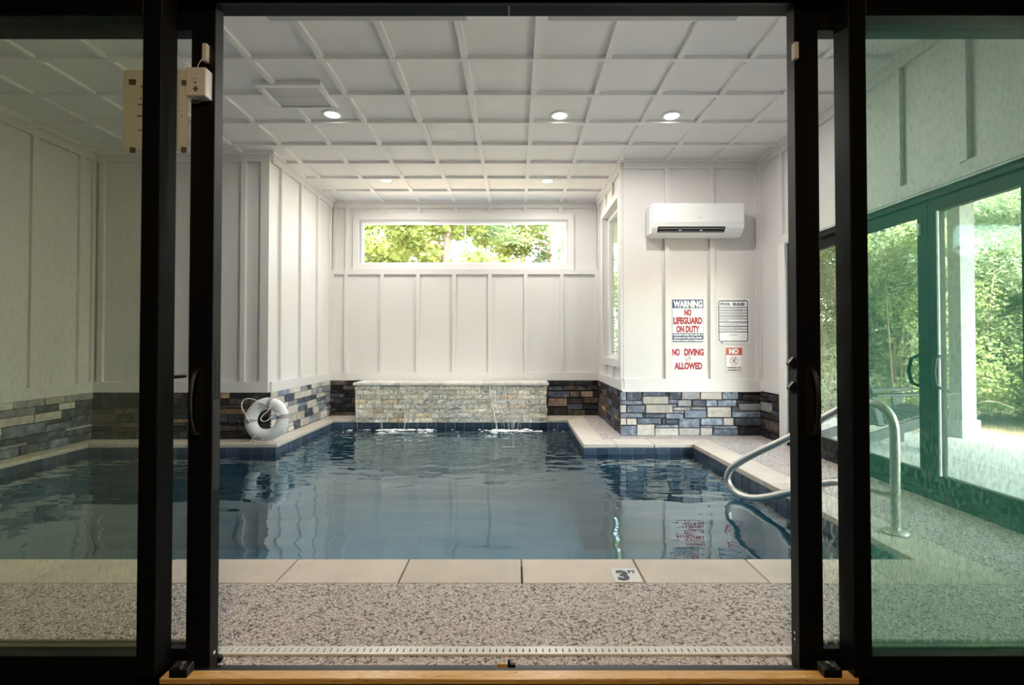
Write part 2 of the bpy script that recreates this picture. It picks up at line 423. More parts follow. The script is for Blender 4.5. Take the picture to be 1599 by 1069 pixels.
def mk_glass(name, tint, haze, base=0.0, drops=0.0, zlo=0.0, zhi=2.0, top=0.0, spec=0.6):
    """pane: tinted transparent + reflection + a film of condensation, thicker lower down, broken into runs and droplets"""
    m = bpy.data.materials.new(name); m.use_nodes = True
    N = m.node_tree.nodes; L = m.node_tree.links; N.clear()
    out = N.new('ShaderNodeOutputMaterial')
    tr = N.new('ShaderNodeBsdfTransparent'); tr.inputs[0].default_value = rgb(tint)
    gl = N.new('ShaderNodeBsdfGlossy'); gl.inputs['Roughness'].default_value = 0.02
    fr = two_sided_fresnel(N, L, 1.45)
    fm = N.new('ShaderNodeMath'); fm.operation = 'MULTIPLY'; fm.inputs[1].default_value = spec
    L.new(fr.outputs[0], fm.inputs[0])
    m1 = N.new('ShaderNodeMixShader'); L.new(fm.outputs[0], m1.inputs[0]); L.new(tr.outputs[0], m1.inputs[1]); L.new(gl.outputs[0], m1.inputs[2])
    last = m1
    if base > 0 or drops > 0:
        df = N.new('ShaderNodeBsdfDiffuse'); df.inputs[0].default_value = rgb(haze)
        tl = N.new('ShaderNodeBsdfTranslucent'); tl.inputs[0].default_value = rgb(haze)
        h = N.new('ShaderNodeMixShader'); h.inputs[0].default_value = 0.75
        L.new(df.outputs[0], h.inputs[1]); L.new(tl.outputs[0], h.inputs[2])
        tc = N.new('ShaderNodeTexCoord'); sep = N.new('ShaderNodeSeparateXYZ'); L.new(tc.outputs['Object'], sep.inputs[0])
        mr = N.new('ShaderNodeMapRange'); mr.interpolation_type = 'SMOOTHSTEP'
        mr.inputs['From Min'].default_value = zlo; mr.inputs['From Max'].default_value = zhi
        mr.inputs['To Min'].default_value = 1.0; mr.inputs['To Max'].default_value = top
        wob = N.new('ShaderNodeTexNoise'); wob.inputs['Scale'].default_value = 2.2
        L.new(tc.outputs['Object'], wob.inputs['Vector'])
        wa = N.new('ShaderNodeMath'); wa.operation = 'MULTIPLY_ADD'; wa.inputs[1].default_value = 0.7
        L.new(wob.outputs['Fac'], wa.inputs[0]); L.new(sep.outputs['Z'], wa.inputs[2])
        ws = N.new('ShaderNodeMath'); ws.operation = 'SUBTRACT'; ws.inputs[1].default_value = 0.35; L.new(wa.outputs[0], ws.inputs[0])
        L.new(ws.outputs[0], mr.inputs['Value'])
        mp = N.new('ShaderNodeMapping'); mp.inputs['Scale'].default_value = (1, 1, 0.35)
        L.new(tc.outputs['Object'], mp.inputs['Vector'])
        n = N.new('ShaderNodeTexNoise'); n.inputs['Scale'].default_value = 125; n.inputs['Detail'].default_value = 2
        L.new(mp.outputs[0], n.inputs['Vector'])
        dr = N.new('ShaderNodeMapRange'); dr.inputs['From Min'].default_value = 0.52; dr.inputs['From Max'].default_value = 0.64
        L.new(n.outputs['Fac'], dr.inputs['Value'])
        dm = N.new('ShaderNodeMath'); dm.operation = 'MULTIPLY_ADD'; dm.inputs[1].default_value = drops; dm.inputs[2].default_value = base
        L.new(dr.outputs[0], dm.inputs[0])
        fac = N.new('ShaderNodeMath'); fac.operation = 'MULTIPLY'; L.new(dm.outputs[0], fac.inputs[0]); L.new(mr.outputs[0], fac.inputs[1])
        m2 = N.new('ShaderNodeMixShader'); L.new(fac.outputs[0], m2.inputs[0]); L.new(m1.outputs[0], m2.inputs[1]); L.new(h.outputs[0], m2.inputs[2])
        last = m2
    L.new(last.outputs[0], out.inputs['Surface'])
    return m
M['glass'] = mk_glass('clear_glass', (0.95,0.97,0.95), (1,1,1))
M['glass_fix_l'] = mk_glass('tinted_pane_olive', (0.915,0.935,0.865), (0.55,0.60,0.42), 0.025, 0.06, 0.2, 2.2, 0.25)
M['glass_sl_l'] = mk_glass('sliding_pane_olive', (0.965,0.97,0.95), (0.70,0.72,0.62), 0.01, 0.05, 0.2, 1.2, 0.05)
M['glass_fix_r'] = mk_glass('tinted_pane_teal', (0.88,0.935,0.89), (0.08,0.62,0.47), 0.125, 0.12, 0.9, 2.3, 0.2)
M['glass_sl_r'] = mk_glass('sliding_pane_teal', (0.965,0.98,0.965), (0.66,0.80,0.75), 0.01, 0.38, 0.1, 1.0, 0.03)
M['glass_patio'] = mk_glass('patio_pane', (0.96,0.98,0.96), (0.85,0.92,0.9), 0.03, 0.02, 0.2, 1.0, 0.2)

def mk_stream():
    m, nt, N, L, b = mat_base('falling_water')
    b.inputs['Base Color'].default_value = (0.85,0.9,0.95,1); b.inputs['Roughness'].default_value = 0.1
    tr = N.new('ShaderNodeBsdfTransparent'); mix = N.new('ShaderNodeMixShader')
    nz = N.new('ShaderNodeTexNoise'); nz.inputs['Scale'].default_value = 40
    mr = N.new('ShaderNodeMapRange'); mr.inputs['To Min'].default_value = 0.15; mr.inputs['To Max'].default_value = 1.0
    L.new(nz.outputs['Fac'], mr.inputs['Value']); L.new(mr.outputs[0], mix.inputs[0])
    L.new(tr.outputs[0], mix.inputs[1]); L.new(b.outputs[0], mix.inputs[2])
    L.new(mix.outputs[0], nt.nodes['Material Output'].inputs['Surface'])
    return m
M['stream'] = mk_stream()

def mk_leaf(name, c1, c2, tl=0.45):
    m = bpy.data.materials.new(name); m.use_nodes = True
    N = m.node_tree.nodes; L = m.node_tree.links; N.clear()
    out = N.new('ShaderNodeOutputMaterial')
    tc = N.new('ShaderNodeTexCoord'); nz = N.new('ShaderNodeTexNoise'); nz.inputs['Scale'].default_value = 1.6; nz.inputs['Detail'].default_value = 6
    L.new(tc.outputs['Object'], nz.inputs['Vector'])
    cr = N.new('ShaderNodeValToRGB'); e = cr.color_ramp.elements
    e[0].position = 0.35; e[0].color = rgb(c1); e[1].position = 0.66; e[1].color = rgb(c2)
    L.new(nz.outputs['Fac'], cr.inputs['Fac'])
    d = N.new('ShaderNodeBsdfDiffuse'); t = N.new('ShaderNodeBsdfTranslucent'); mx = N.new('ShaderNodeMixShader'); mx.inputs[0].default_value = tl
    L.new(cr.outputs['Color'], d.inputs[0]); L.new(cr.outputs['Color'], t.inputs[0])
    L.new(d.outputs[0], mx.inputs[1]); L.new(t.outputs[0], mx.inputs[2]); L.new(mx.outputs[0], out.inputs['Surface'])
    return m
M['leaf_pine'] = mk_leaf('pine_needles', (0.26,0.31,0.18), (0.50,0.55,0.36), 0.6)
M['leaf_bright'] = mk_leaf('bright_leaves', (0.13,0.17,0.045), (0.32,0.345,0.11))
M['leaf_soft'] = mk_leaf('soft_leaves', (0.24,0.30,0.12), (0.50,0.55,0.28), 0.5)
M['leaf_dark'] = mk_leaf('dark_needles', (0.09,0.14,0.06), (0.22,0.28,0.13))

def mk_lens():
    m = bpy.data.materials.new('lamp_lens'); m.use_nodes = True
    N = m.node_tree.nodes; L = m.node_tree.links; N.clear()
    o = N.new('ShaderNodeOutputMaterial'); e = N.new('ShaderNodeEmission')
    e.inputs[0].default_value = (1.0,0.95,0.86,1); e.inputs[1].default_value = 9.0
    L.new(e.outputs[0], o.inputs[0]); return m
M['lens'] = mk_lens()

# ------------------------------------------------------------------ room dimensions
ZC = 3.045            # ceiling board
ZB = 3.019            # underside of ceiling battens
XL, XR = -4.49, 2.72  # left and right walls of the pool room
YA, YS, YB = 5.24, 5.44, 6.93   # left return, split-unit wall, back wall
AL, AR = -2.61, 1.20  # alcove side walls
SM = {'K':'st_black','D':'st_dark','B':'st_blue','M':'st_mid','C':'st_cream','W':'st_brown','T':'st_tan'}

def stone_piece(parent, x0, x1, z0, z1, mapf, mat, depth, rng, rough=0.006, inset=0.004, name='stone', nu=1, nv=1):
    """rough-faced stone: back rectangle, front grid of jittered points; mapf(u, z, d) -> world point, d = distance proud of the wall"""
    g = 0.0025
    x0 += g; x1 -= g; z0 += g; z1 -= g
    mb = MB()
    pr = depth + rng.uniform(-rough, rough)
    back = [mapf(x0,z0,0), mapf(x1,z0,0), mapf(x1,z1,0), mapf(x0,z1,0)]
    mid = [mapf(x0,z0,pr-inset), mapf(x1,z0,pr-inset), mapf(x1,z1,pr-inset), mapf(x0,z1,pr-inset)]
    grid = []
    for j in range(nv+1):
        for i in range(nu+1):
            u = x0+inset+(x1-x0-2*inset)*i/nu; z = z0+inset+(z1-z0-2*inset)*j/nv
            d = pr + rng.uniform(-rough, rough)*0.6
            grid.append(mapf(u, z, d))
    vs = back + mid + grid
    fs = [(0,1,5,4),(1,2,6,5),(2,3,7,6),(3,0,4,7)]
    G = lambda i, j: 8 + j*(nu+1) + i
    for j in range(nv):
        for i in range(nu): fs.append((G(i,j),G(i+1,j),G(i+1,j+1),G(i,j+1)))
    fs.append((4,5)+tuple(G(i,0) for i in range(nu,-1,-1)))
    fs.append((5,6)+tuple(G(nu,j) for j in range(nv,-1,-1)))
    fs.append((6,7)+tuple(G(i,nv) for i in range(nu+1)))
    fs.append((7,4)+tuple(G(0,j) for j in range(nv+1)))
    mb.add(vs, fs)
    return mb.build(name, M[mat], parent)

def ashlar(w, h, rng, lo=0.05, hi=0.105, lmin=0.11, lmax=0.34):
    out = []; z = 0; rows = []
    while h - z > 0.001:
        r = rng.uniform(lo, hi)
        if h - z - r < lo: r = h - z
        if r > hi*1.25:
            rows += [r/2, r/2]
        else: rows.append(r)
        z += r
    z = 0
    for r in rows:
        x = 0; 
        while w - x > 0.001:
            l = rng.uniform(lmin, lmax)
            if w - x - l < lmin: l = w - x
            if r > 0.085 and rng.random() < 0.35:
                q = r*rng.uniform(0.35, 0.65)
                out.append((x, x+l, z, z+q)); out.append((x, x+l, z+q, z+r))
            else: out.append((x, x+l, z, z+r))
            x += l
        z += r
    return out

def pick(rng, weights):
    t = rng.random()*sum(w for _, w in weights)
    for k, w in weights:
        t -= w
        if t <= 0: return SM[k]
    return SM[weights[-1][0]]

# ------------------------------------------------------------------ walls of the pool room
BT, BW = 0.030, 0.050   # batten thickness, width
ZS = 0.49               # top of the stone

# left wall (runs towards the back at X = XL)
wl_ = box('wall_left', M['wall'], None, XL-0.14, XL, 1.50, YA+0.14, -0.3, ZC+0.1)
tag(wl_, 'long white board-and-batten wall with grey stone base on the left of the pool room', kind='structure')
def vb_x(parent, X, s, y, z0, z1, w=BW):   # vertical batten on a wall of constant X; s = direction of the room
    box('batten', M['wall'], parent, X, X+s*BT, y-w/2, y+w/2, z0, z1)
for k in range(8):
    y = 5.061 - 0.5*k
    if y > 1.6: vb_x(wl_, XL, 1, y, 0.60, 2.94)
vb_x(wl_, XL, 1, YA-0.024, 0.60, 2.94)
box('bottom_rail', M['wall'], wl_, XL, XL+BT, 1.56, YA, ZS, 0.60)
box('top_rail', M['wall'], wl_, XL, XL+BT, 1.56, YA, 2.94, ZB)
box('stone_backing', M['mortar'], wl_, XL-0.02, XL+0.006, 1.56, YA, -0.02, ZS)
rg = random.Random(11)
for (a, b, c, d) in ashlar(YA-3.0, ZS, rg, 0.055, 0.11, 0.16, 0.40):
    stone_piece(wl_, YA-b, YA-a, c, d, lambda u, z, p: (XL+0.004+p, u, z), pick(rg, [('D',3),('B',4),('C',3),('M',1)]), 0.028, rg)

# left return facing the camera
wa = box('wall_left_return', M['wall'], None, XL-0.14, AL, YA, YA+0.14, -0.3, ZC+0.1)
tag(wa, 'white batten wall section facing the camera left of the pool alcove, dark stone base', kind='structure')
def vb_y(parent, Y, x, z0, z1, w=BW):
    box('batten', M['wall'], parent, x-w/2, x+w/2, Y-BT, Y, z0, z1)
for x in (-4.39, -3.89, -3.39, -2.885): vb_y(wa, YA, x, 0.60, 2.94)
vb_y(wa, YA, AL-0.045, 0.60, 2.94, 0.09)
box('bottom_rail', M['wall'], wa, XL, AL, YA-BT, YA, ZS, 0.60)
box('top_rail', M['wall'], wa, XL, AL, YA-BT, YA, 2.94, ZB)
box('stone_backing', M['mortar_dark'], wa, XL, AL+0.004, YA-0.006, YA+0.02, -0.02, ZS)
rg = random.Random(5)
for (a, b, c, d) in ashlar(AL+0.03-XL, ZS, rg, 0.055, 0.10, 0.14, 0.36):
    stone_piece(wa, XL+a, XL+b, c, d, lambda u, z, p: (u, YA-0.004-p, z), pick(rg, [('K',7),('W',2),('T',1.0),('D',1.5)]), 0.028, rg)  # stone mix kept dark, partly to carry the weak light on this wall

# alcove left side
wb = box('wall_alcove_left', M['wall'], None, AL-0.14, AL, YA+0.14, YB+0.25, -0.3, ZC+0.1)
tag(wb, 'white batten side wall of the pool alcove behind the life ring, pale and slate stone base', kind='structure')
for y in (5.458, 5.962, 6.47): vb_x(wb, AL, 1, y, 0.60, 2.94)
vb_x(wb, AL, 1, YB-0.02, 0.60, 2.94, 0.04)
box('bottom_rail', M['wall'], wb, AL, AL+BT, YA, YB, ZS, 0.60)
box('top_rail', M['wall'], wb, AL, AL+BT, YA, YB+0.1, 2.94, ZB)
box('stone_backing', M['mortar'], wb, AL-0.02, AL+0.006, YA, YB, -0.02, ZS)
rg = random.Random(23)
for (a, b, c, d) in ashlar(YB-YA+0.02, ZS, rg, 0.055, 0.10, 0.12, 0.30):
    stone_piece(wb, YA-0.02+a, YA-0.02+b, c, d, lambda u, z, p: (AL+0.004+p, u, z), pick(rg, [('D',3),('B',4),('C',4),('M',2)]), 0.028, rg)

# back wall: thicker below the ledge at 2.0 m, window above
wk = MB()
wk.box(AL-0.14, AR+0.14, YB, YB+0.25, -0.3, 2.02)
wk.box(AL-0.14, AR+0.14, YB+0.10, YB+0.25, 2.02, 2.125)
wk.box(AL-0.14, -2.22, YB+0.10, YB+0.25, 2.125, 2.765)
wk.box(0.76, AR+0.14, YB+0.10, YB+0.25, 2.125, 2.765)
wk.box(AL-0.14, AR+0.14, YB+0.10, YB+0.25, 2.765, ZC+0.1)
wk = wk.build('wall_back', M['wall'], None)
tag(wk, 'white batten back wall of the pool alcove with a ledge under the wide window', kind='structure')
YU = YB+0.10
for x in (-2.37, -1.865, -1.36, -0.855, -0.35, 0.155, 0.66): vb_y(wk, YB, x, 0.60, 1.975)
for x in (-2.57, 1.155): vb_y(wk, YB, x, 0.60, 1.975, 0.06)
box('bottom_rail', M['wall'], wk, AL, AR, YB-BT, YB, ZS, 0.60)
box('ledge_rail', M['wall'], wk, AL, AR, YB-BT, YB, 1.975, 2.02)
box('ledge_cap', M['wall'], wk, AL, AR, YB-0.03, YU, 2.02, 2.04)
for x in (-1.866, -1.366, -0.855, -0.356, 0.149, 0.654):
    vb_y(wk, YU, x, 2.86, 2.94)
for x in (-2.39, -2.57, 1.15): vb_y(wk, YU, x, 2.04, 2.94)
box('top_rail', M['wall'], wk, AL, AR, YU-BT, YU, 2.94, ZB)
box('stone_backing', M['mortar_dark'], wk, AL, AR, YB-0.006, YB+0.02, -0.02, ZS)
rg = random.Random(31)
for (a, b, c, d) in ashlar(0.56, ZS, rg, 0.05, 0.09, 0.14, 0.30):
    stone_piece(wk, AL+0.03+a, AL+0.03+b, c, d, lambda u, z, p: (u, YB-0.004-p, z), pick(rg, [('K',5),('W',3),('T',0.6),('D',0.7)]), 0.03, rg)  # mostly dark stones; some of that darkness stands for dim light here
# right of the fountain: stones read off one by one (pixel frame of that corner)
for (x0, y0, x1, y1, k) in [(125,190,435,250,'K'),(438,190,660,250,'K'),(125,256,300,306,'D'),(305,250,565,306,'W'),(570,246,712,306,'K'),
        (120,316,375,390,'D'),(380,314,506,386,'W'),(512,316,656,384,'T2'),(660,312,712,386,'K'),(120,398,345,492,'T2'),(350,395,535,460,'K'),(540,390,712,458,'W'),
        (345,465,530,526,'D'),(535,465,712,530,'K'),(105,500,342,600,'K'),(346,530,430,600,'W'),(432,534,560,600,'W'),(562,536,712,600,'K')]:
    s = 7.6375
    X = lambda p: (840+p/s-803.8)/769*6.90
    Z = lambda p: ZS - (570+p/s-594.3)/54.3*ZS
    stone_piece(wk, X(x0), X(x1), max(0, Z(y1)), min(ZS, Z(y0)), lambda u, z, p: (u, YB-0.004-p, z), 'st_drab' if k == 'T2' else SM[k], 0.03, rg)

# alcove right side with the tall window
wc = MB()
wc.box(AR, AR+0.14, YS+0.0, 5.62, -0.3, ZC+0.1)
wc.box(AR, AR+0.14, 6.63, YB+0.25, -0.3, ZC+0.1)
wc.box(AR, AR+0.14, 5.62, 6.63, -0.3, 0.82)
wc.box(AR, AR+0.14, 5.62, 6.63, 2.68, ZC+0.1)
wc = wc.build('wall_alcove_right', M['wall'], None)
tag(wc, 'narrow white alcove side wall holding the tall slim window, dark brown stone base', kind='structure')
box('bottom_rail', M['wall'], wc, AR-BT, AR, YS-BT, YB, ZS, 0.60)
box('top_rail', M['wall'], wc, AR-BT, AR, YS, YB+0.1, 2.94, ZB)
for y in (5.93, 6.40): vb_x(wc, AR, -1, y, 2.78, 2.94, 0.04); vb_x(wc, AR, -1, y, 0.60, 0.735, 0.04)
vb_x(wc, AR, -1, YS+0.03, 0.60, 2.94, 0.055); vb_x(wc, AR, -1, YB-0.03, 0.60, 2.94, 0.05)
box('stone_backing', M['mortar_dark'], wc, AR-0.006, AR+0.02, YS, YB, -0.02, ZS)
rg = random.Random(43)
for (a, b, c, d) in ashlar(YB-YS+0.03, ZS, rg, 0.05, 0.09, 0.10, 0.26):
    stone_piece(wc, YS-0.03+a, YS-0.03+b, c, d, lambda u, z, p: (AR-0.004-p, u, z), pick(rg, [('K',4),('W',3),('T',0.7),('D',2)]), 0.03, rg)

# split-unit wall
ws = box('wall_right_return', M['wall'], None, AR+0.14, XR+0.14, YS, YS+0.14, -0.3, ZC+0.1)
box('wall_end', M['wall'], ws, AR, AR+0.14, YS-0.001, YS+0.02, ZS, ZC)
tag(ws, 'white batten wall section carrying the air conditioner and pool signs, blue-grey stone base', kind='structure')
for x in (1.682, 2.176): vb_y(ws, YS, x, 0.62, 2.94)
vb_y(ws, YS, 2.685, 0.62, 2.94, 0.05)
box('bottom_rail', M['wall'], ws, AR-0.005, XR, YS-BT, YS, ZS, 0.62)
box('bottom_ledge', M['wall'], ws, AR-0.02, XR, YS-0.045, YS, ZS-0.012, ZS+0.006)
box('top_rail', M['wall'], ws, AR, XR, YS-BT, YS, 2.94, ZB)
box('stone_backing', M['mortar'], ws, AR-0.005, XR, YS-0.006, YS+0.01, -0.02, ZS-0.012)
rg = random.Random(7)
for (x0, y0, x1, y1, k) in [(208,230,255,300,'B'),(258,232,385,300,'D'),(390,230,582,265,'D'),(585,230,605,265,'D'),(610,230,712,292,'D'),(717,230,868,292,'M'),
        (873,230,1050,293,'C'),(1055,230,1190,292,'B'),(1195,250,1218,300,'K'),(1222,250,1372,300,'K'),(1195,230,1372,248,'K'),(208,303,388,332,'B'),(393,268,608,328,'C'),
        (613,295,683,325,'B'),(686,297,798,346,'M'),(803,298,918,347,'D'),(921,298,1010,347,'B'),(1014,298,1170,347,'B'),(1174,303,1372,320,'D'),(208,337,256,397,'C'),
        (260,338,412,397,'B'),(418,334,640,400,'C'),(643,332,676,353,'B'),(646,356,788,380,'M'),(680,350,788,355,'B'),(792,352,918,374,'M'),(645,384,735,400,'M'),
        (740,378,922,438,'B'),(930,352,1128,434,'C'),(1132,350,1190,385,'B'),(1193,325,1372,383,'M'),(208,402,392,436,'B'),(398,402,414,437,'D'),(418,406,580,437,'D'),
        (583,404,732,446,'B'),(1135,388,1372,434,'B'),(208,440,257,495,'C'),(260,442,340,494,'C'),(345,443,545,487,'B'),(550,448,580,488,'D'),(584,454,688,490,'D'),
        (692,443,868,516,'B'),(876,442,1060,497,'B'),(1066,440,1150,498,'C'),(1155,438,1372,500,'D'),(208,500,338,580,'B'),(343,491,490,580,'C'),(494,494,688,516,'B'),
        (494,520,688,580,'C'),(694,520,864,580,'C'),(870,517,970,582,'C'),(874,501,975,514,'M'),(980,503,1180,523,'B'),(978,526,1180,582,'B'),(1185,503,1372,582,'K')]:
    X = lambda p: (930+p/5.33-803.8)/769*5.40
    Z = lambda p: (578-p)/(578-232)*(ZS-0.012)
    stone_piece(ws, X(x0), min(XR, X(x1)), max(0, Z(y1)), min(ZS-0.012, Z(y0)), lambda u, z, p: (u, YS-0.004-p, z), SM[k], 0.03, rg, nu=2, nv=2)

# right wall: big glass doors from Y = 1.66 to 4.88
DY0, DY1, DZ = 1.70, 4.90, 2.015
wr = MB()
wr.box(XR, XR+0.14, DY1, YS+0.14, -0.3, ZC+0.1)
wr.box(XR, XR+0.14, 1.40, DY0, -0.3, ZC+0.1)
wr.box(XR, XR+0.14, DY0, DY1, DZ, ZC+0.1)
wr = wr.build('wall_right', M['wall'], None)
tag(wr, 'white batten wall on the right above and beside the glass patio doors', kind='structure')
for y in (4.97, 4.462, 3.954, 3.446, 2.94, 2.432, 1.92): vb_x(wr, XR, -1, y, 2.10, 2.94)
vb_x(wr, XR, -1, YS-0.024, 0.62, 2.94)
box('top_rail', M['wall'], wr, XR-BT, XR, 1.58, YS, 2.94, ZB)
box('bottom_rail', M['wall'], wr, XR-BT, XR, DY1+0.12, YS, ZS, 0.62)
box('head_casing', M['wall'], wr, XR-BT, XR, DY0-0.09, DY1+0.09, DZ, DZ+0.09)
box('side_casing', M['white'], wr, XR-BT, XR, DY1, DY1+0.12, 0.0, DZ)
box('stone_backing', M['mortar_dark'], wr, XR-0.006, XR+0.01, DY1+0.12, YS, -0.02, ZS-0.01)
rg = random.Random(3)
for (a, b, c, d, k) in [(0,0.17,0.43,0.475,'K'),(0.17,0.37,0.40,0.475,'K'),(0,0.17,0.385,0.43,'K'),(0,0.24,0.275,0.38,'T2'),(0.24,0.37,0.25,0.31,'D'),(0.24,0.37,0.315,0.395,'K'),
        (0,0.37,0.205,0.27,'K'),(0,0.11,0.125,0.20,'W'),(0.11,0.37,0.10,0.20,'W'),(0,0.37,0.07,0.12,'K'),(0,0.20,0.0,0.065,'K'),(0.20,0.37,0.0,0.065,'K')]:
    stone_piece(wr, YS-0.03-b, YS-0.03-a, c, d, lambda u, z, p: (XR-0.004-p, u, z), 'st_mid' if k == 'T2' else SM[k], 0.028, rg)

# wall around the sliding doors (the camera looks through it)
wf = MB()
wf.box(XL-0.14, -2.02, 1.42, 1.56, -0.3, ZC+0.1)
wf.box(1.97, XR+0.14, 1.42, 1.56, -0.3, ZC+0.1)
wf.box(-2.02, 1.97, 1.42, 1.56, 2.16, ZC+0.1)
wf = wf.build('wall_front', M['wall'], None)
tag(wf, 'wall around the black sliding doors between dark room and pool', kind='structure')

# ------------------------------------------------------------------ ceiling
ce = MB()
ce.box(XL-0.14, XR+0.14, 1.42, YA+0.05, ZC, ZC+0.12)
ce.box(AL-0.14, XR+0.14, YA+0.05, YS+0.10, ZC, ZC+0.12)
ce.box(AL-0.14, AR+0.14, YS+0.10, YB+0.25, ZC, ZC+0.12)
ce = ce.build('ceiling', M['ceil'], None)
tag(ce, 'white coffered board ceiling with a square grid of thin battens', kind='structure')
CB = 0.044
rows = [3.469 + 0.508*k for k in range(-3, 7)]
cols = [0.152 + 0.508*k for k in range(-9, 6)]
def inside(x, y):
    if y < 1.56: return False
    if y < YA: return XL < x < XR
    if y < YS: return AL < x < XR
    return AL < x < AR and y < YU
for y in rows:
    a = XL if y < YA else AL
    b = XR if y < YS else AR
    segs = [(a+0.06, b-0.06)]
    if 3.785 < y < 4.172: segs = [(a+0.06, -2.032), (-1.503, b-0.06)]      # stops at the return air vent
    for (p, q) in segs: box('batten', M['ceil'], ce, p, q, y-CB/2, y+CB/2, ZB, ZC)
edges = [1.56] + rows + [YU]
for x in cols:
    for i in range(len(edges)-1):
        y0 = edges[i] + (CB/2+0.004 if i else 0); y1 = edges[i+1] - CB/2 - 0.004
        if i == len(edges)-2: y1 = YU - 0.06
        if not inside(x, y0+0.03): continue
        if not inside(x, y1):
            y1 = (YA if x < AL else YS) - 0.05
        if -2.03 < x < -1.505:
            if y0 < 3.785 < y1: y1 = 3.783
            elif y0 < 4.172 < y1: y0 = 4.174
        if y1 - y0 < 0.05: continue
        box('batten', M['ceil'], ce, x-CB/2, x+CB/2, y0, y1, ZB+0.001, ZC)
tr = empty('trim_1', (0,0,0), 'flat white cornice strips where the ceiling meets the walls', kind='structure')
def cor(a, b, c, d): box('cornice', M['ceil'], tr, a, b, c, d, ZB-0.004, ZC)
cor(XL, XL+0.06, 1.56, YA); cor(XL+0.06, AL+0.06, YA-0.06, YA); cor(AL, AL+0.06, YA, YU); cor(AL+0.06, AR-0.06, YU-0.06, YU)
cor(AR-0.06, AR, YS, YU); cor(AR-0.06, XR, YS-0.06, YS); cor(XR-0.06, XR, 1.56, YS-0.06)

# ------------------------------------------------------------------ windows
w1 = empty('window_1', (-0.73, YU, 2.06), 'wide white framed clerestory window in the back wall above the ledge', kind='structure')
def frame_y(parent, name, mat, x0, x1, z0, z1, w, y0, y1):
    m = MB(); m.box(x0, x1, y0, y1, z1-w, z1); m.box(x0, x1, y0, y1, z0, z0+w); m.box(x0, x0+w, y0, y1, z0+w, z1-w); m.box(x1-w, x1, y0, y1, z0+w, z1-w)
    return m.build(name, mat, parent)
frame_y(w1, 'casing', M['wall'], -2.306, 0.846, 2.057, 2.858, 0.085, YU-0.034, YU)
frame_y(w1, 'sash_frame', M['white'], -2.225, 0.765, 2.12, 2.77, 0.046, YU+0.02, YU+0.09)
frame_y(w1, 'jamb', M['white'], -2.232, 0.772, 2.114, 2.776, 0.012, YU-0.01, YU+0.15)
box('mullion', M['white'], w1, -0.725, -0.707, YU+0.03, YU+0.07, 2.16, 2.725)
box('pane', M['glass'], w1, -2.18, -0.725, YU+0.05, YU+0.054, 2.16, 2.73)
box('pane', M['glass'], w1, -0.707, 0.72, YU+0.05, YU+0.054, 2.16, 2.73)

w2 = empty('window_2', (AR, 6.12, 0.74), 'tall slim white framed window in the alcove side wall left of the air conditioner', kind='structure')
def frame_x(parent, name, mat, y0, y1, z0, z1, w, x0, x1):
    m = MB(); m.box(x0, x1, y0, y1, z1-w, z1); m.box(x0, x1, y0, y1, z0, z0+w); m.box(x0, x1, y0, y0+w, z0+w, z1-w); m.box(x0, x1, y1-w, y1, z0+w, z1-w)
    return m.build(name, mat, parent)
frame_x(w2, 'casing', M['wall'], 5.535, 6.715, 0.735, 2.775, 0.09, AR-0.024, AR)
frame_x(w2, 'sash_frame', M['white'], 5.62, 6.63, 0.82, 2.68, 0.05, AR+0.06, AR+0.12)
box('pane', M['glass'], w2, AR+0.085, AR+0.09, 5.665, 6.585, 0.865, 2.635)

# patio doors in the right wall: four tall panels
d5 = empty('door_5', (XR+0.05, 3.3, 0), 'black framed glass patio doors with a view of the woods in the right wall', kind='structure')
frame_x(d5, 'door_frame', M['black'], DY0, DY1, 0.0, DZ, 0.055, XR+0.0, XR+0.14)
box('sill_track', M['black'], d5, XR-0.02, XR+0.14, DY0, DY1, 0.0, 0.035)
box('head_bead', M['white'], d5, XR-0.022, XR+0.0, DY0, DY1, DZ-0.012, DZ+0.004)
pan = [(4.845, 3.945, 0.085), (3.955, 3.262, 0.07), (3.258, 2.575, 0.07), (2.585, 1.755, 0.085)]
for i, (a, b, dx) in enumerate(pan):
    x0 = XR+0.02 if i in (1, 2) else XR+0.07
    m = MB()
    st = 0.08
    m.box(x0, x0+0.045, b, a, DZ-0.145, DZ-0.05); m.box(x0, x0+0.045, b, a, 0.035, 0.16)
    m.box(x0, x0+0.045, b, b+st, 0.16, DZ-0.145); m.box(x0, x0+0.045, a-st, a, 0.16, DZ-0.145)
    m.build('panel_frame', M['black'], d5)
    box('pane', M['glass_patio'], d5, x0+0.02, x0+0.025, b+st-0.01, a-st+0.01, 0.15, DZ-0.135)
for y in (3.345, 3.175):
    m = MB(); s = 1 if y > 3.26 else -1
    m.tube([(XR+0.02, y, 0.93),(XR-0.02, y+s*0.01, 0.91),(XR-0.035, y+s*0.015, 0.83),(XR-0.02, y+s*0.01, 0.745),(XR+0.02, y, 0.725)], 0.012, 8)
    m.build('handle', M['blackmat'], d5, True)
box('chrome_strip', M['white'], d5, XR+0.012, XR+0.02, 3.170, 3.182, 0.16, 1.87)

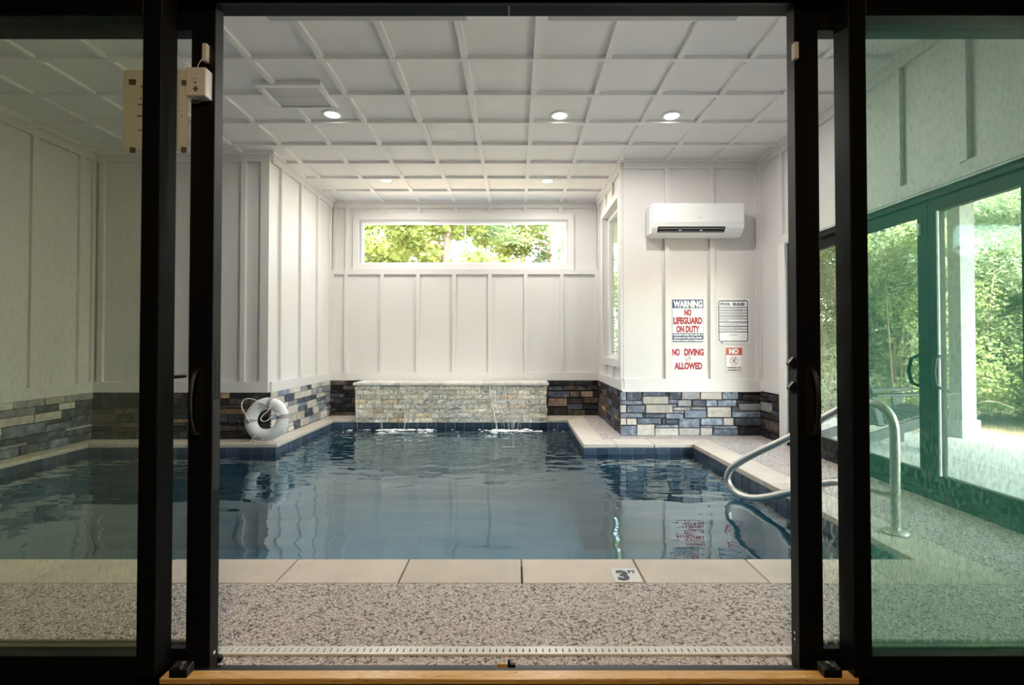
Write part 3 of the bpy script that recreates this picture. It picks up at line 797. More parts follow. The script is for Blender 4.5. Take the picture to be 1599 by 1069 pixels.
# ------------------------------------------------------------------ floor (pebble deck around the pool)
PX0, PX1, PY0, PY1 = -4.28, 1.83, 2.336, 4.95
AX0, AX1, AY1 = -2.39, 0.69, 6.52
def rx(y): return 1.79 + (4.95-y)*0.0325      # slightly splayed right pool edge
def ox(y): return 2.035 + (5.2-y)*0.038       # outer edge of the right coping
fl = MB()
def flat(mb, poly, z0=-0.12, z1=0.0): mb.prism(poly, 'z', z0, z1)
flat(fl, [(XL,1.56),(XR,1.56),(XR,2.098),(XL,2.098)])
flat(fl, [(ox(2.098),2.098),(XR,2.098),(XR,5.222),(ox(5.222),5.222)])
flat(fl, [(0.94,5.222),(XR,5.222),(XR,YS+0.02),(0.94,YS+0.02)])
flat(fl, [(0.94,YS+0.02),(AR+0.02,YS+0.02),(AR+0.02,YB+0.02),(0.94,YB+0.02)])
fl = fl.build('floor', M['deck'], None)
tag(fl, 'brown-grey pebble deck around the pool', kind='structure')

# pool coping, each stone a piece
co = empty('trim_2', (0,0,0), 'cream travertine coping stones around the pool', kind='structure')
def cstone(poly, edge):
    """coping stone; edge = pairs of vertex indices on the pool side that get a rounded nose"""
    g = 0.0025
    cx = sum(p[0] for p in poly)/len(poly); cy = sum(p[1] for p in poly)/len(poly)
    q = []
    for (x, y) in poly:
        d = Vector((x-cx, y-cy)); l = d.length
        q.append((cx + d.x*(1-g*1.6/l), cy + d.y*(1-g*1.6/l)))
    o = MB().prism(q, 'z', -0.035, 0.0).build('coping_stone', M['coping'], co)
    bevel(o, 0.004, 2)
    return o
rg = random.Random(2)
js = [-4.52, -4.17, -3.65, -3.13, -2.60, -2.07, -1.60, -1.02, -0.496, 0.031, 0.555, 1.084]
for i in range(len(js)-1): cstone([(js[i],2.10),(js[i+1],2.10),(js[i+1],PY0),(js[i],PY0)], 0)
cstone([(1.084,2.10),(1.62,2.10),(1.62,PY0),(1.084,PY0)], 0)
cstone([(1.62,2.10),(ox(2.10),2.10),(rx(PY0),PY0),(1.62,PY0)], 0)
ys = [PY0, 2.66, 3.14, 3.62, 4.10, 4.58, 4.95]
for i in range(len(ys)-1):
    a, b = ys[i], ys[i+1]
    ya = 2.10 if i == 0 else a; yb = 5.22 if i == len(ys)-2 else b
    cstone([(rx(a),a),(ox(ya),ya),(ox(yb),yb),(rx(b),b)], 0)
xs = [0.69, 1.02, 1.40, 1.79]
for i in range(3):
    a0 = 0.94 if i == 0 else xs[i]; b0 = ox(5.22) if i == 2 else xs[i+1]
    cstone([(xs[i],4.95),(xs[i+1],4.95),(b0,5.22),(a0,5.22)], 0)
ys = [4.95, 5.48, 6.0, 6.52]
for i in range(3):
    a0 = 5.22 if i == 0 else ys[i]; b0 = YB-0.03 if i == 2 else ys[i+1]
    cstone([(0.69,ys[i]),(0.94,a0),(0.94,b0),(0.69,ys[i+1])], 0)
cstone([(0.40,6.52),(0.69,6.52),(0.94,YB-0.03),(0.40,YB-0.03)], 0)
cstone([(-2.39,6.52),(-2.05,6.52),(-2.05,YB-0.03),(-2.58,YB-0.03)], 0)
ys = [4.96, 5.40, 5.96, 6.52]
for i in range(3):
    a0 = 5.21 if i == 0 else ys[i]; b0 = YB-0.03 if i == 2 else ys[i+1]
    cstone([(-2.58,a0),(-2.39,ys[i]),(-2.39,ys[i+1]),(-2.58,b0)], 0)
xs = [-4.28, -3.82, -3.30, -2.78, -2.39]
for i in range(4):
    a0 = -4.46 if i == 0 else xs[i]; b0 = -2.58 if i == 3 else xs[i+1]
    cstone([(xs[i],4.96),(xs[i+1],4.96),(b0,5.21),(a0,5.21)], 0)
ys = [PY0, 2.9, 3.42, 3.94, 4.46, 4.96]
for i in range(5):
    b0 = 5.21 if i == 4 else ys[i+1]
    cstone([(-4.46,ys[i]),(-4.28,ys[i]),(-4.28,ys[i+1]),(-4.46,b0)], 0)

# pool shell + water
sh = MB()
outline = [(PX0,PY0),(rx(PY0),PY0),(1.79,4.95),(AX1,4.95),(AX1,AY1),(AX0,AY1),(AX0,4.96),(PX0,4.96)]
n = len(outline)
sh.add([(x,y,-0.036) for x,y in outline] + [(x,y,-1.05) for x,y in outline],
       [(i,(i+1)%n,n+(i+1)%n,n+i) for i in range(n)] + [tuple(range(n,2*n))])
shell = sh.build('pool_basin', M['plaster'], None)
tag(shell, 'dark blue plaster pool basin under the water', 'pool', kind='structure')
wt = MB()
wt.add([(x,y,-0.10) for x,y in outline], [tuple(range(n))])
water = wt.build('pool_water', M['water'], None)
tag(water, 'dark blue rippled pool water mirroring the white walls', 'water', kind='structure')

# waterline tiles, one by one, on the faces the photo can show
ti = empty('trim_3', (0,0,0), 'band of square blue glazed waterline tiles around the pool', kind='structure')
TW = 0.122
def tiles(p0, p1, nrm, name='tile'):
    p0 = Vector((*p0, 0)); p1 = Vector((*p1, 0)); d = p1-p0; L_ = d.length; d.normalize(); nn = Vector((*nrm, 0))
    k = max(1, round(L_/TW)); w = L_/k
    MB().add([(p0.x+nn.x*0.002,p0.y+nn.y*0.002,-0.036),(p1.x+nn.x*0.002,p1.y+nn.y*0.002,-0.036),(p1.x+nn.x*0.002,p1.y+nn.y*0.002,-0.19),(p0.x+nn.x*0.002,p0.y+nn.y*0.002,-0.19)],[(0,1,2,3)]).build('grout', M['grout'], ti)
    me = None
    for i in range(k):
        c = p0 + d*(w*(i+0.5)) + nn*0.004
        if me is None:
            o = MB().obox((0,0,0), d*(w/2-0.0034), nn*0.004, (0,0,0.0745)).build(name, M['tile'], ti); me = o.data
        else:
            o = bpy.data.objects.new(name, me); C.objects.link(o); o.parent = ti
        o.location = (c.x, c.y, -0.0365-0.0745)
tiles((PX0,2.9),(PX0,4.96),(1,0)); tiles((PX0,4.96),(AX0,4.96),(0,-1)); tiles((AX0,4.96),(AX0,AY1),(1,0))
tiles((AX0,AY1),(AX1,AY1),(0,-1)); tiles((AX1,4.95),(AX1,AY1),(-1,0)); tiles((AX1,4.95),(1.79,4.95),(0,-1))
dn = Vector((-1, -0.0325)).normalized()
tiles((1.79,4.95),(rx(PY0),PY0),(dn.x,dn.y))

# ------------------------------------------------------------------ fountain
fo = empty('stone_fountain', (-0.83, 6.60, 0), 'low cream split-face stone fountain with pale ledge and falling water, behind the pool', 'fountain')
FX0, FX1, FY = -2.075, 0.415, 6.44
box('core', M['mortar_light'], fo, FX0+0.01, FX1-0.01, FY+0.01, 6.88, -0.03, 0.46)
rg = random.Random(77)
rh = 0.485/8
for r in range(8):
    x = FX0
    z = -0.025 + r*rh
    while FX1 - x > 0.001:
        l = rg.uniform(0.09, 0.26)
        if FX1 - x - l < 0.08: l = FX1 - x
        wl8 = [('sf_a',5),('sf_b',4 if x > -1.6 else 1.5),('sf_c',2.5 if (x < -1.6 or x > 0) else 0.9)]
        t = rg.random()*sum(w for _, w in wl8); mt = 'sf_a'
        for kk, w in wl8:
            t -= w
            if t <= 0: mt = kk; break
        stone_piece(fo, x, x+l, z, z+rh, lambda u, zz, p: (u, FY+0.01-p, zz), mt, 0.016, rg, rough=0.011, inset=0.003, nu=4, nv=2)
        x += l
    # return ends
    stone_piece(fo, FY+0.01, FY+0.22, z, z+rh, lambda u, zz, p: (FX1-0.01+p, u, zz), 'sf_a', 0.012, rg, rough=0.008, nu=2)
    stone_piece(fo, FY+0.01, FY+0.22, z, z+rh, lambda u, zz, p: (FX0+0.01-p, u, zz), 'sf_a', 0.012, rg, rough=0.008, nu=2)
xs = [FX0-0.03, -1.50, -0.95, -0.42, FX1+0.03]
for i in range(4):
    bevel(box('ledge_slab', M['ledge'], fo, xs[i]+0.0015, xs[i+1]-0.0015, FY-0.035, 6.88, 0.462, 0.496), 0.006, 2)
def stream(x0, z0, x1, r):
    m = MB(); pts = []; rs = []
    for i in range(13):
        t = i/12
        z = z0 + (-0.10-z0)*t
        pts.append((x0+(x1-x0)*t + 0.004*math.sin(7*t+x0*30), FY-0.045-0.055*math.sqrt(max(t,0)) , z))
        rs.append(r*(0.8+0.4*math.sin(9*t+x0*50)))
    m.tube(pts, rs, 6)
    m.build('water_stream', M['stream'], fo, True)
for a, b, r in ((-1.772,-1.70,0.006),(-1.36,-1.42,0.006),(-0.325,-0.235,0.008),(-0.27,-0.22,0.004),(-0.21,-0.13,0.005),(-0.13,-0.075,0.005),(-0.06,-0.03,0.006),(0.0,-0.02,0.005),(0.05,-0.02,0.005),(0.10,0.04,0.004),(-2.07,-2.02,0.005)):
    stream(a, 0.445, b, r)
fm = MB(); rg = random.Random(12)
def blob(cx, cy, rx_, ry_):
    k = 11; v = [(cx, cy, -0.098 + min(0.016, ry_*0.6))]; 
    for i in range(k):
        a = 2*PI*i/k; s_ = rg.uniform(0.55, 1.25)
        v.append((cx+rx_*s_*math.cos(a), cy+ry_*s_*math.sin(a), -0.098))
    fm.add(v, [(0, 1+i, 1+(i+1) % k) for i in range(k)])
for (cx, sx, cnt) in ((-1.52, 0.34, 34), (-0.09, 0.22, 34)):
    for i in range(cnt):
        x = rg.gauss(cx, sx*0.75); y = FY-0.09 - abs(rg.gauss(0, 0.10))
        blob(x, y, rg.uniform(0.015, 0.085), rg.uniform(0.008, 0.030))
for i in range(26):
    blob(rg.uniform(-2.3, 0.62), FY-0.1-abs(rg.gauss(0, 0.35)), rg.uniform(0.006, 0.028), rg.uniform(0.003, 0.010))
fmo = fm.build('foam', M['foam'], None, True)
tag(fmo, 'white foam flecks floating where the fountain water lands', 'foam', kind='stuff')

# ------------------------------------------------------------------ channel drain, depth tile
cdn = empty('channel_drain', (0, 1.638, 0), 'white plastic channel drain with angled slots across the deck before the doors', 'drain')
box('channel', M['darkslot'], cdn, -2.0, 1.9, 1.624, 1.652, 0.0006, 0.001)
box('edge_rail', M['plastic'], cdn, -2.0, 1.9, 1.617, 1.6275, 0.0, 0.006)
box('edge_rail', M['plastic'], cdn, -2.0, 1.9, 1.6465, 1.658, 0.0, 0.006)
me = None
pitch = 0.0218; nb = int(3.9/pitch)
for i in range(nb):
    if me is None:
        o = MB().box(-pitch/2+0.0022, pitch/2-0.0022, -0.0107, 0.0095, -0.003, 0.003).build('grate_bar', M['plastic'], None); me = o.data; o.parent = cdn
    else:
        o = bpy.data.objects.new('grate_bar', me); C.objects.link(o); o.parent = cdn
    o.location = (-2.0+pitch*(i+0.5), 0, 0.003)

dt = empty('depth_marker_tile', (0.486, 2.167, 0), 'square white depth marker tile reading 3 FT set on the near coping', 'tile')
bevel(box('tile_body', M['sign'], dt, 0.427, 0.545, 2.104, 2.232, 0.0, 0.003), 0.001, 1)
sh_ = Sheet((0.427, 2.104, 0.003), (1,0,0), (0,1,0), (0,0,1))
sh_.text('a', '3', 0.018, 0.012, 0.070, 0.108, 0.0006)
sh_.text('a', 'FT', 0.073, 0.078, 0.108, 0.108, 0.0006)
sh_.build({'a': ('lettering', M['slateink'])}, dt)

# ------------------------------------------------------------------ wall signs
def sign(name, label, x0, x1, z0, z1):
    e = empty(name, ((x0+x1)/2, YS, (z0+z1)/2), label, 'sign')
    bevel(box('board', M['sign'], e, x0, x1, YS-0.005, YS-0.001, z0, z1), 0.001, 1)
    return e, Sheet((x0, YS-0.005, z0), (1,0,0), (0,0,1), (0,-1,0)), x1-x0, z1-z0
NM = {'navy': ('lettering', M['navy']), 'white': ('lettering', M['sign']), 'red': ('lettering', M['red']), 'orange': ('lettering', M['orange']),
      'ink': ('lettering', M['ink']), 'grey': ('lettering', M['greyink']), 'panel': ('panel', M['navy']), 'rpanel': ('panel', M['orange']), 'wpanel': ('panel', M['sign'])}
# measured in the close-up frame (1030,450)-(1190,600) at 7.125x
def fr(s_, x0p, y1p, w, h, wp, hp):
    return lambda X: (X-x0p)/wp*w, lambda Y: (y1p-Y)/hp*h
e, s_, w, h = sign('warning_sign', 'white, navy and red WARNING NO LIFEGUARD ON DUTY sign, upper one below the air conditioner', 1.730, 2.090, 1.012, 1.505)
fx, fy = fr(s_, 128, 617, w, h, 372, 507)
s_.rect('panel', fx(138), fy(220), fx(492), fy(122), 0.0006)
s_.rect('panel', fx(138), fy(606), fx(492), fy(505), 0.0006)
s_.rect('panel', fx(138), fy(510), fx(142), fy(215), 0.0006); s_.rect('panel', fx(488), fy(510), fx(492), fy(215), 0.0006)
s_.text('white', 'WARNING', fx(150), fy(214), fx(482), fy(132))
s_.text('red', 'NO', fx(274), fy(308), fx(356), fy(232)); s_.text('red', 'LIFEGUARD', fx(150), fy(404), fx(480), fy(322)); s_.text('red', 'ON DUTY', fx(182), fy(498), fx(448), fy(418))
s_.text('white', 'CHILDREN UNDER THE AGE OF 14', fx(146), fy(534), fx(484), fy(513)); s_.text('white', 'SHOULD NOT USE POOL OR SPA', fx(154), fy(566), fx(478), fy(545)); s_.text('white', 'WITHOUT AN ADULT IN ATTENDANCE', fx(142), fy(597), fx(488), fy(576))
s_.build(NM, e)
e, s_, w, h = sign('no_diving_sign', 'white sign with dark red NO DIVING ALLOWED lettering, below the WARNING sign', 1.722, 2.092, 0.708, 0.968)
fx, fy = fr(s_, 120, 917, w, h, 380, 265)
s_.text('red', 'NO', fx(134), fy(750), fx(222), fy(668)); s_.text('red', 'DIVING', fx(270), fy(750), fx(494), fy(668)); s_.text('red', 'ALLOWED', fx(158), fy(904), fx(474), fy(822))
s_.ring('red', fx(316), fy(784), 0.026, 0.031); s_.bar('red', fx(296), fy(806), fx(338), fy(762), 0.004, 0.0014)
s_.bar('ink', fx(300), fy(796), fx(328), fy(778), 0.006, 0.001); s_.ring('ink', fx(333), fy(774), 0.0, 0.006, 0.001, 10)
s_.bar('grey', fx(144), fy(884), fx(144), fy(862), 0.004, 0.001)
s_.build(NM, e)
e, s_, w, h = sign('pool_rules_sign', 'white POOL RULES sign with navy border and ruled lines, right of the WARNING sign', 2.236, 2.600, 1.008, 1.505)
fx, fy = fr(s_, 642, 613, w, h, 370, 503)
def rrect(k, x0, y0, x1, y1, r, hh):
    pts = []
    for (cx, cy, a0) in ((x1-r,y1-r,0),(x0+r,y1-r,90),(x0+r,y0+r,180),(x1-r,y0+r,270)):
        for i in range(5):
            a = math.radians(a0+22.5*i); pts.append((cx+r*math.cos(a), cy+r*math.sin(a)))
    s_.poly(k, pts, hh)
rrect('panel', fx(655), fy(594), fx(988), fy(130), 0.02, 0.0005)
s_.rect('wpanel', fx(666), fy(206), fx(978), fy(143), 0.0009)
s_.text('navy', 'POOL', fx(680), fy(188), fx(790), fy(158)); s_.text('navy', 'RULES', fx(818), fy(191), fx(950), fy(158))
rg = random.Random(4)
def words(x0, x1, y, hh):
    x = x0
    while x < x1:
        l = rg.uniform(14, 40); s_.rect('grey', fx(x), fy(y+hh/2), fx(min(x+l, x1)), fy(y-hh/2), 0.0013); x += l+5
for (a, b, t) in ((215,240,925),(248,271,920),(279,303,958),(312,336,962),(343,369,772),(379,417,968),(427,450,920),(457,480,868)):
    s_.rect('wpanel', fx(666), fy(b), fx(976), fy(a), 0.0009)
    c = (a+b)/2
    s_.rect('navy', fx(681), fy(c+4), fx(691), fy(c-4), 0.0013)
    if b-a > 30: words(706, t, c-7, 7); words(706, 888, c+7, 7)
    else: words(706, t, c, 8)
rrect('wpanel', fx(666), fy(584), fx(978), fy(489), 0.012, 0.0009)
words(782, 868, 517, 9); words(815, 832, 565, 7)
s_.rect('navy', fx(678), fy(609), fx(706), fy(599), 0.0006)
s_.build(NM, e)
e, s_, w, h = sign('no_running_sign', 'small white sign with red NO band and crossed-out runner, below the POOL RULES sign', 2.320, 2.518, 0.683, 0.973)
fx, fy = fr(s_, 728, 938, w, h, 200, 285)
s_.rect('rpanel', fx(736), fy(744), fx(920), fy(664), 0.0006)
s_.text('white', 'NO', fx(772), fy(734), fx(878), fy(672))
for (a, b, c, d) in ((736,930,740,744),(916,930,920,744),(736,932,920,928)): s_.rect('rpanel', fx(a), fy(b), fx(c), fy(d), 0.0006)
s_.ring('orange', fx(827), fy(807), 0.041, 0.047, 0.0014); s_.bar('orange', fx(797), fy(776), fx(858), fy(840), 0.006, 0.0016)
c0 = (827, 805)
for (x0, y0, x1, y1, t) in ((834,790,824,812,0.010),(824,812,840,822,0.007),(840,822,836,836,0.006),(824,812,812,826,0.007),(812,826,800,826,0.006),(832,792,846,800,0.005),(846,800,854,794,0.005),(832,792,816,796,0.005),(816,796,812,806,0.005)):
    s_.bar('ink', fx(x0), fy(y0), fx(x1), fy(y1), t, 0.001)
s_.ring('ink', fx(838), fy(780), 0.0, 0.0075, 0.001, 12)
s_.text('ink', 'RUNNING OR', fx(752), fy(888), fx(904), fy(872)); s_.text('ink', 'HORSEPLAY!', fx(754), fy(916), fx(902), fy(899))
s_.build(NM, e)

# ------------------------------------------------------------------ wall air conditioner
ac = empty('air_conditioner', (1.95, YS, 2.33), 'white wall-mounted air conditioner above the pool signs', 'air conditioner')
prof = [(YS-BT, 2.505), (5.235, 2.505), (5.222, 2.498), (5.219, 2.29), (5.232, 2.245), (5.268, 2.195), (5.315, 2.165), (YS-BT, 2.163)]
body = bevel(MB().prism(prof, 'x', 1.462, 2.446).build('body', M['plastic'], ac), 0.005, 2)
m = MB()
def on_curve(z, off=0.0):   # slanted outlet face
    pts = [(5.219, 2.29), (5.232, 2.245), (5.268, 2.195), (5.315, 2.165)]
    for (a, b) in zip(pts, pts[1:]):
        if a[1] >= z >= b[1]:
            t = (a[1]-z)/(a[1]-b[1]); return a[0]+(b[0]-a[0])*t-off
    return 5.219-off
def slotpoly(x0, x1, z0, z1, off, sk=0.0):
    zs = [z0+(z1-z0)*i/4 for i in range(5)]
    v = []; f = []
    for i, z in enumerate(zs):
        v += [(x0+sk*(1-i/4), on_curve(z, off), z), (x1-0.2*sk, on_curve(z, off), z)]
    for i in range(4): f.append((2*i, 2*i+1, 2*i+3, 2*i+2))
    return v, f
v_, f_ = slotpoly(1.525, 2.245, 2.197, 2.254, 0.003); outlet = MB().add(v_, f_).build('outlet', M['darkslot'], ac)
for (z0, z1) in ((2.231, 2.239), (2.199, 2.207)):
    v_, f_ = slotpoly(1.54, 2.235, z0, z1, 0.006); MB().add(v_, f_).build('louver', M['greyplastic'], outlet)
for x in (1.765, 1.99): 
    box('vane', M['plastic'], outlet, x-0.012, x+0.012, 5.235, 5.245, 2.212, 2.220)
box('panel_seam', M['strap'], ac, 1.464, 2.444, 5.2175, 5.221, 2.293, 2.2955)
m = MB()
x = 1.953
for l in (0.008, 0.006, 0.010, 0.007): m.box(x, x+l, 5.2185, 5.221, 2.343, 2.349); x += l+0.004
m.build('emblem', M['strap'], ac)
box('display', M['strap'], ac, 2.328, 2.342, 5.246, 5.252, 2.214, 2.220)
bevel(box('side_cover', M['plastic'], ac, 1.448, 1.462, 5.26, YS-BT, 2.18, 2.49), 0.004, 1)

# ------------------------------------------------------------------ ceiling fixtures
cv = empty('ceiling_vent', (-1.77, 3.98, ZC), 'square white perforated return air vent in the ceiling', 'vent')
m = MB(); x0, x1, y0, y1 = -2.03, -1.505, 3.785, 4.172
m.box(x0, x1, y0, y0+0.05, 3.012, ZC); m.box(x0, x1, y1-0.02, y1, 3.012, ZC); m.box(x0, x0+0.05, y0+0.05, y1-0.02, 3.012, ZC); m.box(x1-0.05, x1, y0+0.05, y1-0.02, 3.012, ZC)
bevel(m.build('vent_frame', M['white'], cv), 0.004, 1)
def mk_perf():
    mt, nt, N, L, b = mat_base('perforated_metal')
    tc = N.new('ShaderNodeTexCoord'); vo = N.new('ShaderNodeTexVoronoi'); vo.inputs['Scale'].default_value = 85; vo.inputs['Randomness'].default_value = 0
    L.new(tc.outputs['Object'], vo.inputs['Vector'])
    cr = N.new('ShaderNodeValToRGB'); cr.color_ramp.interpolation = 'EASE'
    cr.color_ramp.elements[0].position = 0.26; cr.color_ramp.elements[0].color = rgb((0.25,0.245,0.24)); cr.color_ramp.elements[1].position = 0.42; cr.color_ramp.elements[1].color = rgb((0.76,0.75,0.74))
    L.new(vo.outputs['Distance'], cr.inputs['Fac']); L.new(cr.outputs['Color'], b.inputs['Base Color']); b.inputs['Roughness'].default_value = 0.5
    return mt
M['perf'] = mk_perf()
box('grille', M['perf'], cv, x0+0.04, x1-0.04, y0+0.045, y0+0.19, 3.022, 3.026)
box('grille', M['perf'], cv, x0+0.04, x1-0.04, y0+0.194, y1-0.025, 3.022, 3.026)
box('cavity', M['greyplastic'], cv, x0+0.04, x1-0.04, y0+0.045, y1-0.022, 3.030, 3.034)
LB = ['recessed ceiling light beside the ceiling vent', 'recessed ceiling light in the near row, straight above the pool centre', 'recessed ceiling light in front of the air conditioner wall',
      'small far recessed ceiling light near the left alcove wall', 'small far recessed ceiling light near the tall slim window']
def can(x, y, label):
    e = empty('recessed_light', (x, y, ZC), label, 'ceiling light', 'round recessed ceiling lights')
    tr_ = MB().lathe([(0.0905,0.0),(0.0905,-0.004),(0.084,-0.010),(0.060,-0.010),(0.060,0.0)], (x,y,ZC), 36).build('trim_ring', M['white'], e, True)
    MB().lathe([(0.0,-0.006),(0.060,-0.006)], (x,y,ZC), 36).build('lens', M['lens'], tr_)
    ld = bpy.data.lights.new('can_light', 'AREA'); ld.shape = 'DISK'; ld.size = 0.13; ld.energy = CAN_POWER; ld.color = (1.0,0.95,0.89)
    lo = bpy.data.objects.new('can_light', ld); C.objects.link(lo); lo.location = (x, y, ZB-0.004)
for (x, y), lb in zip(((-1.618,4.34),(0.401,4.359),(1.401,4.365),(-1.607,6.108),(0.41,6.133)), LB): can(x, y, lb)
for (x0, x1, lb) in ((-1.504,-0.266,'long white ceiling fixture just beyond the door head, nearer the ceiling vent'),(0.179,1.359,'long white ceiling fixture just beyond the door head, nearer the patio doors')):
    e = empty('linear_fixture', ((x0+x1)/2, 2.88, ZC), lb, 'ceiling fixture', 'linear ceiling fixtures behind the door head')
    bevel(box('housing', M['fixture'], e, x0+0.02, x1-0.02, 2.80, 2.950, 2.958, ZC), 0.010, 2)
    box('end_cap', M['plastic'], e, x0, x0+0.02, 2.805, 2.944, 2.966, ZC); box('end_cap', M['plastic'], e, x1-0.02, x1, 2.805, 2.944, 2.966, ZC)

# ------------------------------------------------------------------ life ring
lr = empty('life_ring', (-2.53, 5.05, 0), 'white life ring with grey bands and rope leaning on the coping corner', 'life ring')
RC = Vector((-2.533, 5.045, 0.235)); tilt = math.radians(12)
U = Vector((1,0,0)); V = Vector((0, math.sin(tilt), math.cos(tilt))); Nn = U.cross(V)   # Nn points to the camera side (-Y)
if Nn.y > 0: Nn = -Nn
def RP(a, r, d=0.0): return RC + (U*math.cos(a) + V*math.sin(a))*r + Nn*d
R0, r1, r2 = 0.161, 0.061, 0.05
m = MB(); na, nb_ = 56, 18; v = []; f = []
for i in range(na):
    a = 2*PI*i/na
    for j in range(nb_):
        b = 2*PI*j/nb_; v.append(RP(a, R0+r1*math.cos(b), r2*math.sin(b)))
for i in range(na):
    for j in range(nb_): f.append((i*nb_+j, i*nb_+(j+1)%nb_, ((i+1)%na)*nb_+(j+1)%nb_, ((i+1)%na)*nb_+j))
m.add(v, f).build('ring', M['ringwhite'], lr, True)
for a0 in (82, 8, 188, 270):
    v = []; f = []; a0 = math.radians(a0)
    for i in range(5):
        a = a0 + (i-2)*0.055
        for j in range(nb_):
            b = 2*PI*j/nb_; v.append(RP(a, R0+(r1+0.0025)*math.cos(b), (r2+0.0025)*math.sin(b)))
    for i in range(4):
        for j in range(nb_): f.append((i*nb_+j, i*nb_+(j+1)%nb_, (i+1)*nb_+(j+1)%nb_, (i+1)*nb_+j))
    MB().add(v, f).build('band', M['strap'] if a0 < 4.5 else M['ringwhite'], lr, True)
def px_ring(x, y, d=0.06):   # close-up frame (280,560) at 6.68x -> point in the ring plane
    X = (280+x/6.68-803.8)/769*5.03; Z = 1.018-(560+y/6.68-534.6)/769*5.03
    return RC + U*(X-RC.x) + V*((Z-RC.z)/math.cos(tilt)) + Nn*d
def smooth_path(pts, n=5):
    out = []
    P = [pts[0]] + pts + [pts[-1]]
    for i in range(1, len(P)-2):
        for k in range(n):
            t = k/n; a, b, c, d = P[i-1], P[i], P[i+1], P[i+2]
            out.append(0.5*((2*b)+(c-a)*t+(2*a-5*b+4*c-d)*t*t+(3*b-a-3*c+d)*t*t*t))
    out.append(pts[-1]); return out
rope1 = [px_ring(*p) for p in ((925,485),(860,465),(800,440),(735,425),(680,440),(665,490),(685,545),(720,590),(750,640),(775,665))]
rope2 = [px_ring(*p) for p in ((965,500),(945,550),(900,590),(880,630),(905,655),(950,645),(985,605),(1030,575),(1060,600))]
rope3 = [px_ring(*p, dd) for p, dd in (((845,800),0.055),((800,840),0.05),((785,860),0.05),((810,876),0.06),((870,878),0.065),((910,860),0.06),((915,830),0.055))]
for rp in (rope1, rope2, rope3): MB().tube(smooth_path(rp), 0.0048, 8).build('rope', M['rope'], lr, True)

# ------------------------------------------------------------------ pool handrail
hr = empty('pool_handrail', (2.04, 2.65, 0), 'bent steel pool handrail at the right pool edge, dipping down to the water', 'handrail')
up = [Vector(p) for p in ((2.039,2.651,0.002),(2.039,2.651,0.30),(2.039,2.651,0.50),(2.036,2.658,0.59),(2.022,2.686,0.648),(1.995,2.74,0.677),(1.945,2.84,0.664),(1.886,2.959,0.585),(1.768,3.193,0.402),
     (1.661,3.408,0.255),(1.600,3.530,0.160),(1.565,3.600,0.085),(1.556,3.618,0.010),(1.578,3.574,-0.048),(1.622,3.486,-0.066),(1.680,3.370,-0.038),(1.767,3.196,0.050),(1.884,2.962,0.180),(1.950,2.83,0.205),(2.032,2.665,0.200))]
MB().tube(smooth_path(up, 5), 0.0235, 14).build('rail_tube', M['steel'], hr, True)
MB().lathe([(0.0,0.022),(0.03,0.020),(0.058,0.012),(0.066,0.001),(0.0,0.001)], (2.039,2.651,0), 28).build('flange', M['steel'], hr, True)

# ------------------------------------------------------------------ sliding doors between the dark room and the pool
hd = MB()
hd.box(-2.02, 1.97, 1.415, 1.585, 2.078, 2.16)
head = hd.build('trim_4', M['black'], None); tag(head, 'black head frame of the sliding doors', kind='structure')
box('head_track', M['blackmat'], head, -2.0, 1.95, 1.499, 1.513, 2.062, 2.078)
box('meeting_stop', M['strap'], head, -0.0205, -0.0165, 1.53, 1.584, 2.0765, 2.078)
jm = MB(); jm.box(-2.02, -1.96, 1.405, 1.585, 0.0, 2.07); jm.box(1.91, 1.97, 1.405, 1.585, 0.0, 2.07)
box_j = jm.build('trim_5', M['black'], None); tag(box_j, 'black side jambs of the sliding doors', kind='structure')
FY0, FY1 = 1.428, 1.498
def fixed(name, label, xi, xo, xe, gm):
    """xi inner edge of the stile, xo its outer edge, xe far end"""
    e = empty(name, ((xi+xe)/2, FY0, 0), label, kind='structure')
    s = 1 if xe > xi else -1
    bevel(box('stile', M['black'], e, xi, xo, FY0, FY1, 0.055, 2.078), 0.002, 1)
    box('stile', M['black'], e, xe-s*0.06, xe, FY0, FY1, 0.0, 2.078)
    bevel(box('top_rail', M['black'], e, xo, xe-s*0.06, FY0, FY1, 1.976, 2.078), 0.002, 1)
    bevel(box('bottom_rail', M['black'], e, xo, xe-s*0.06, FY0, FY1, 0.0, 0.117), 0.002, 1)
    box('pane', M[gm], e, xo-s*0.008, xe-s*0.052, 1.460, 1.466, 0.108, 1.984)
    box('bead', M['bead'], e, xo, xe-s*0.06, 1.468, 1.486, 0.117, 0.121)
    return e
dl1 = fixed('door_1', 'fixed black framed glass door panel at the far left, in front of the left sliding panel', -1.034, -1.089, -1.96, 'glass_fix_l')
dr1 = fixed('door_4', 'fixed black framed glass door panel at the far right with teal condensation', 0.977, 1.028, 1.91, 'glass_fix_r')
SY0, SY1 = 1.515, 1.560
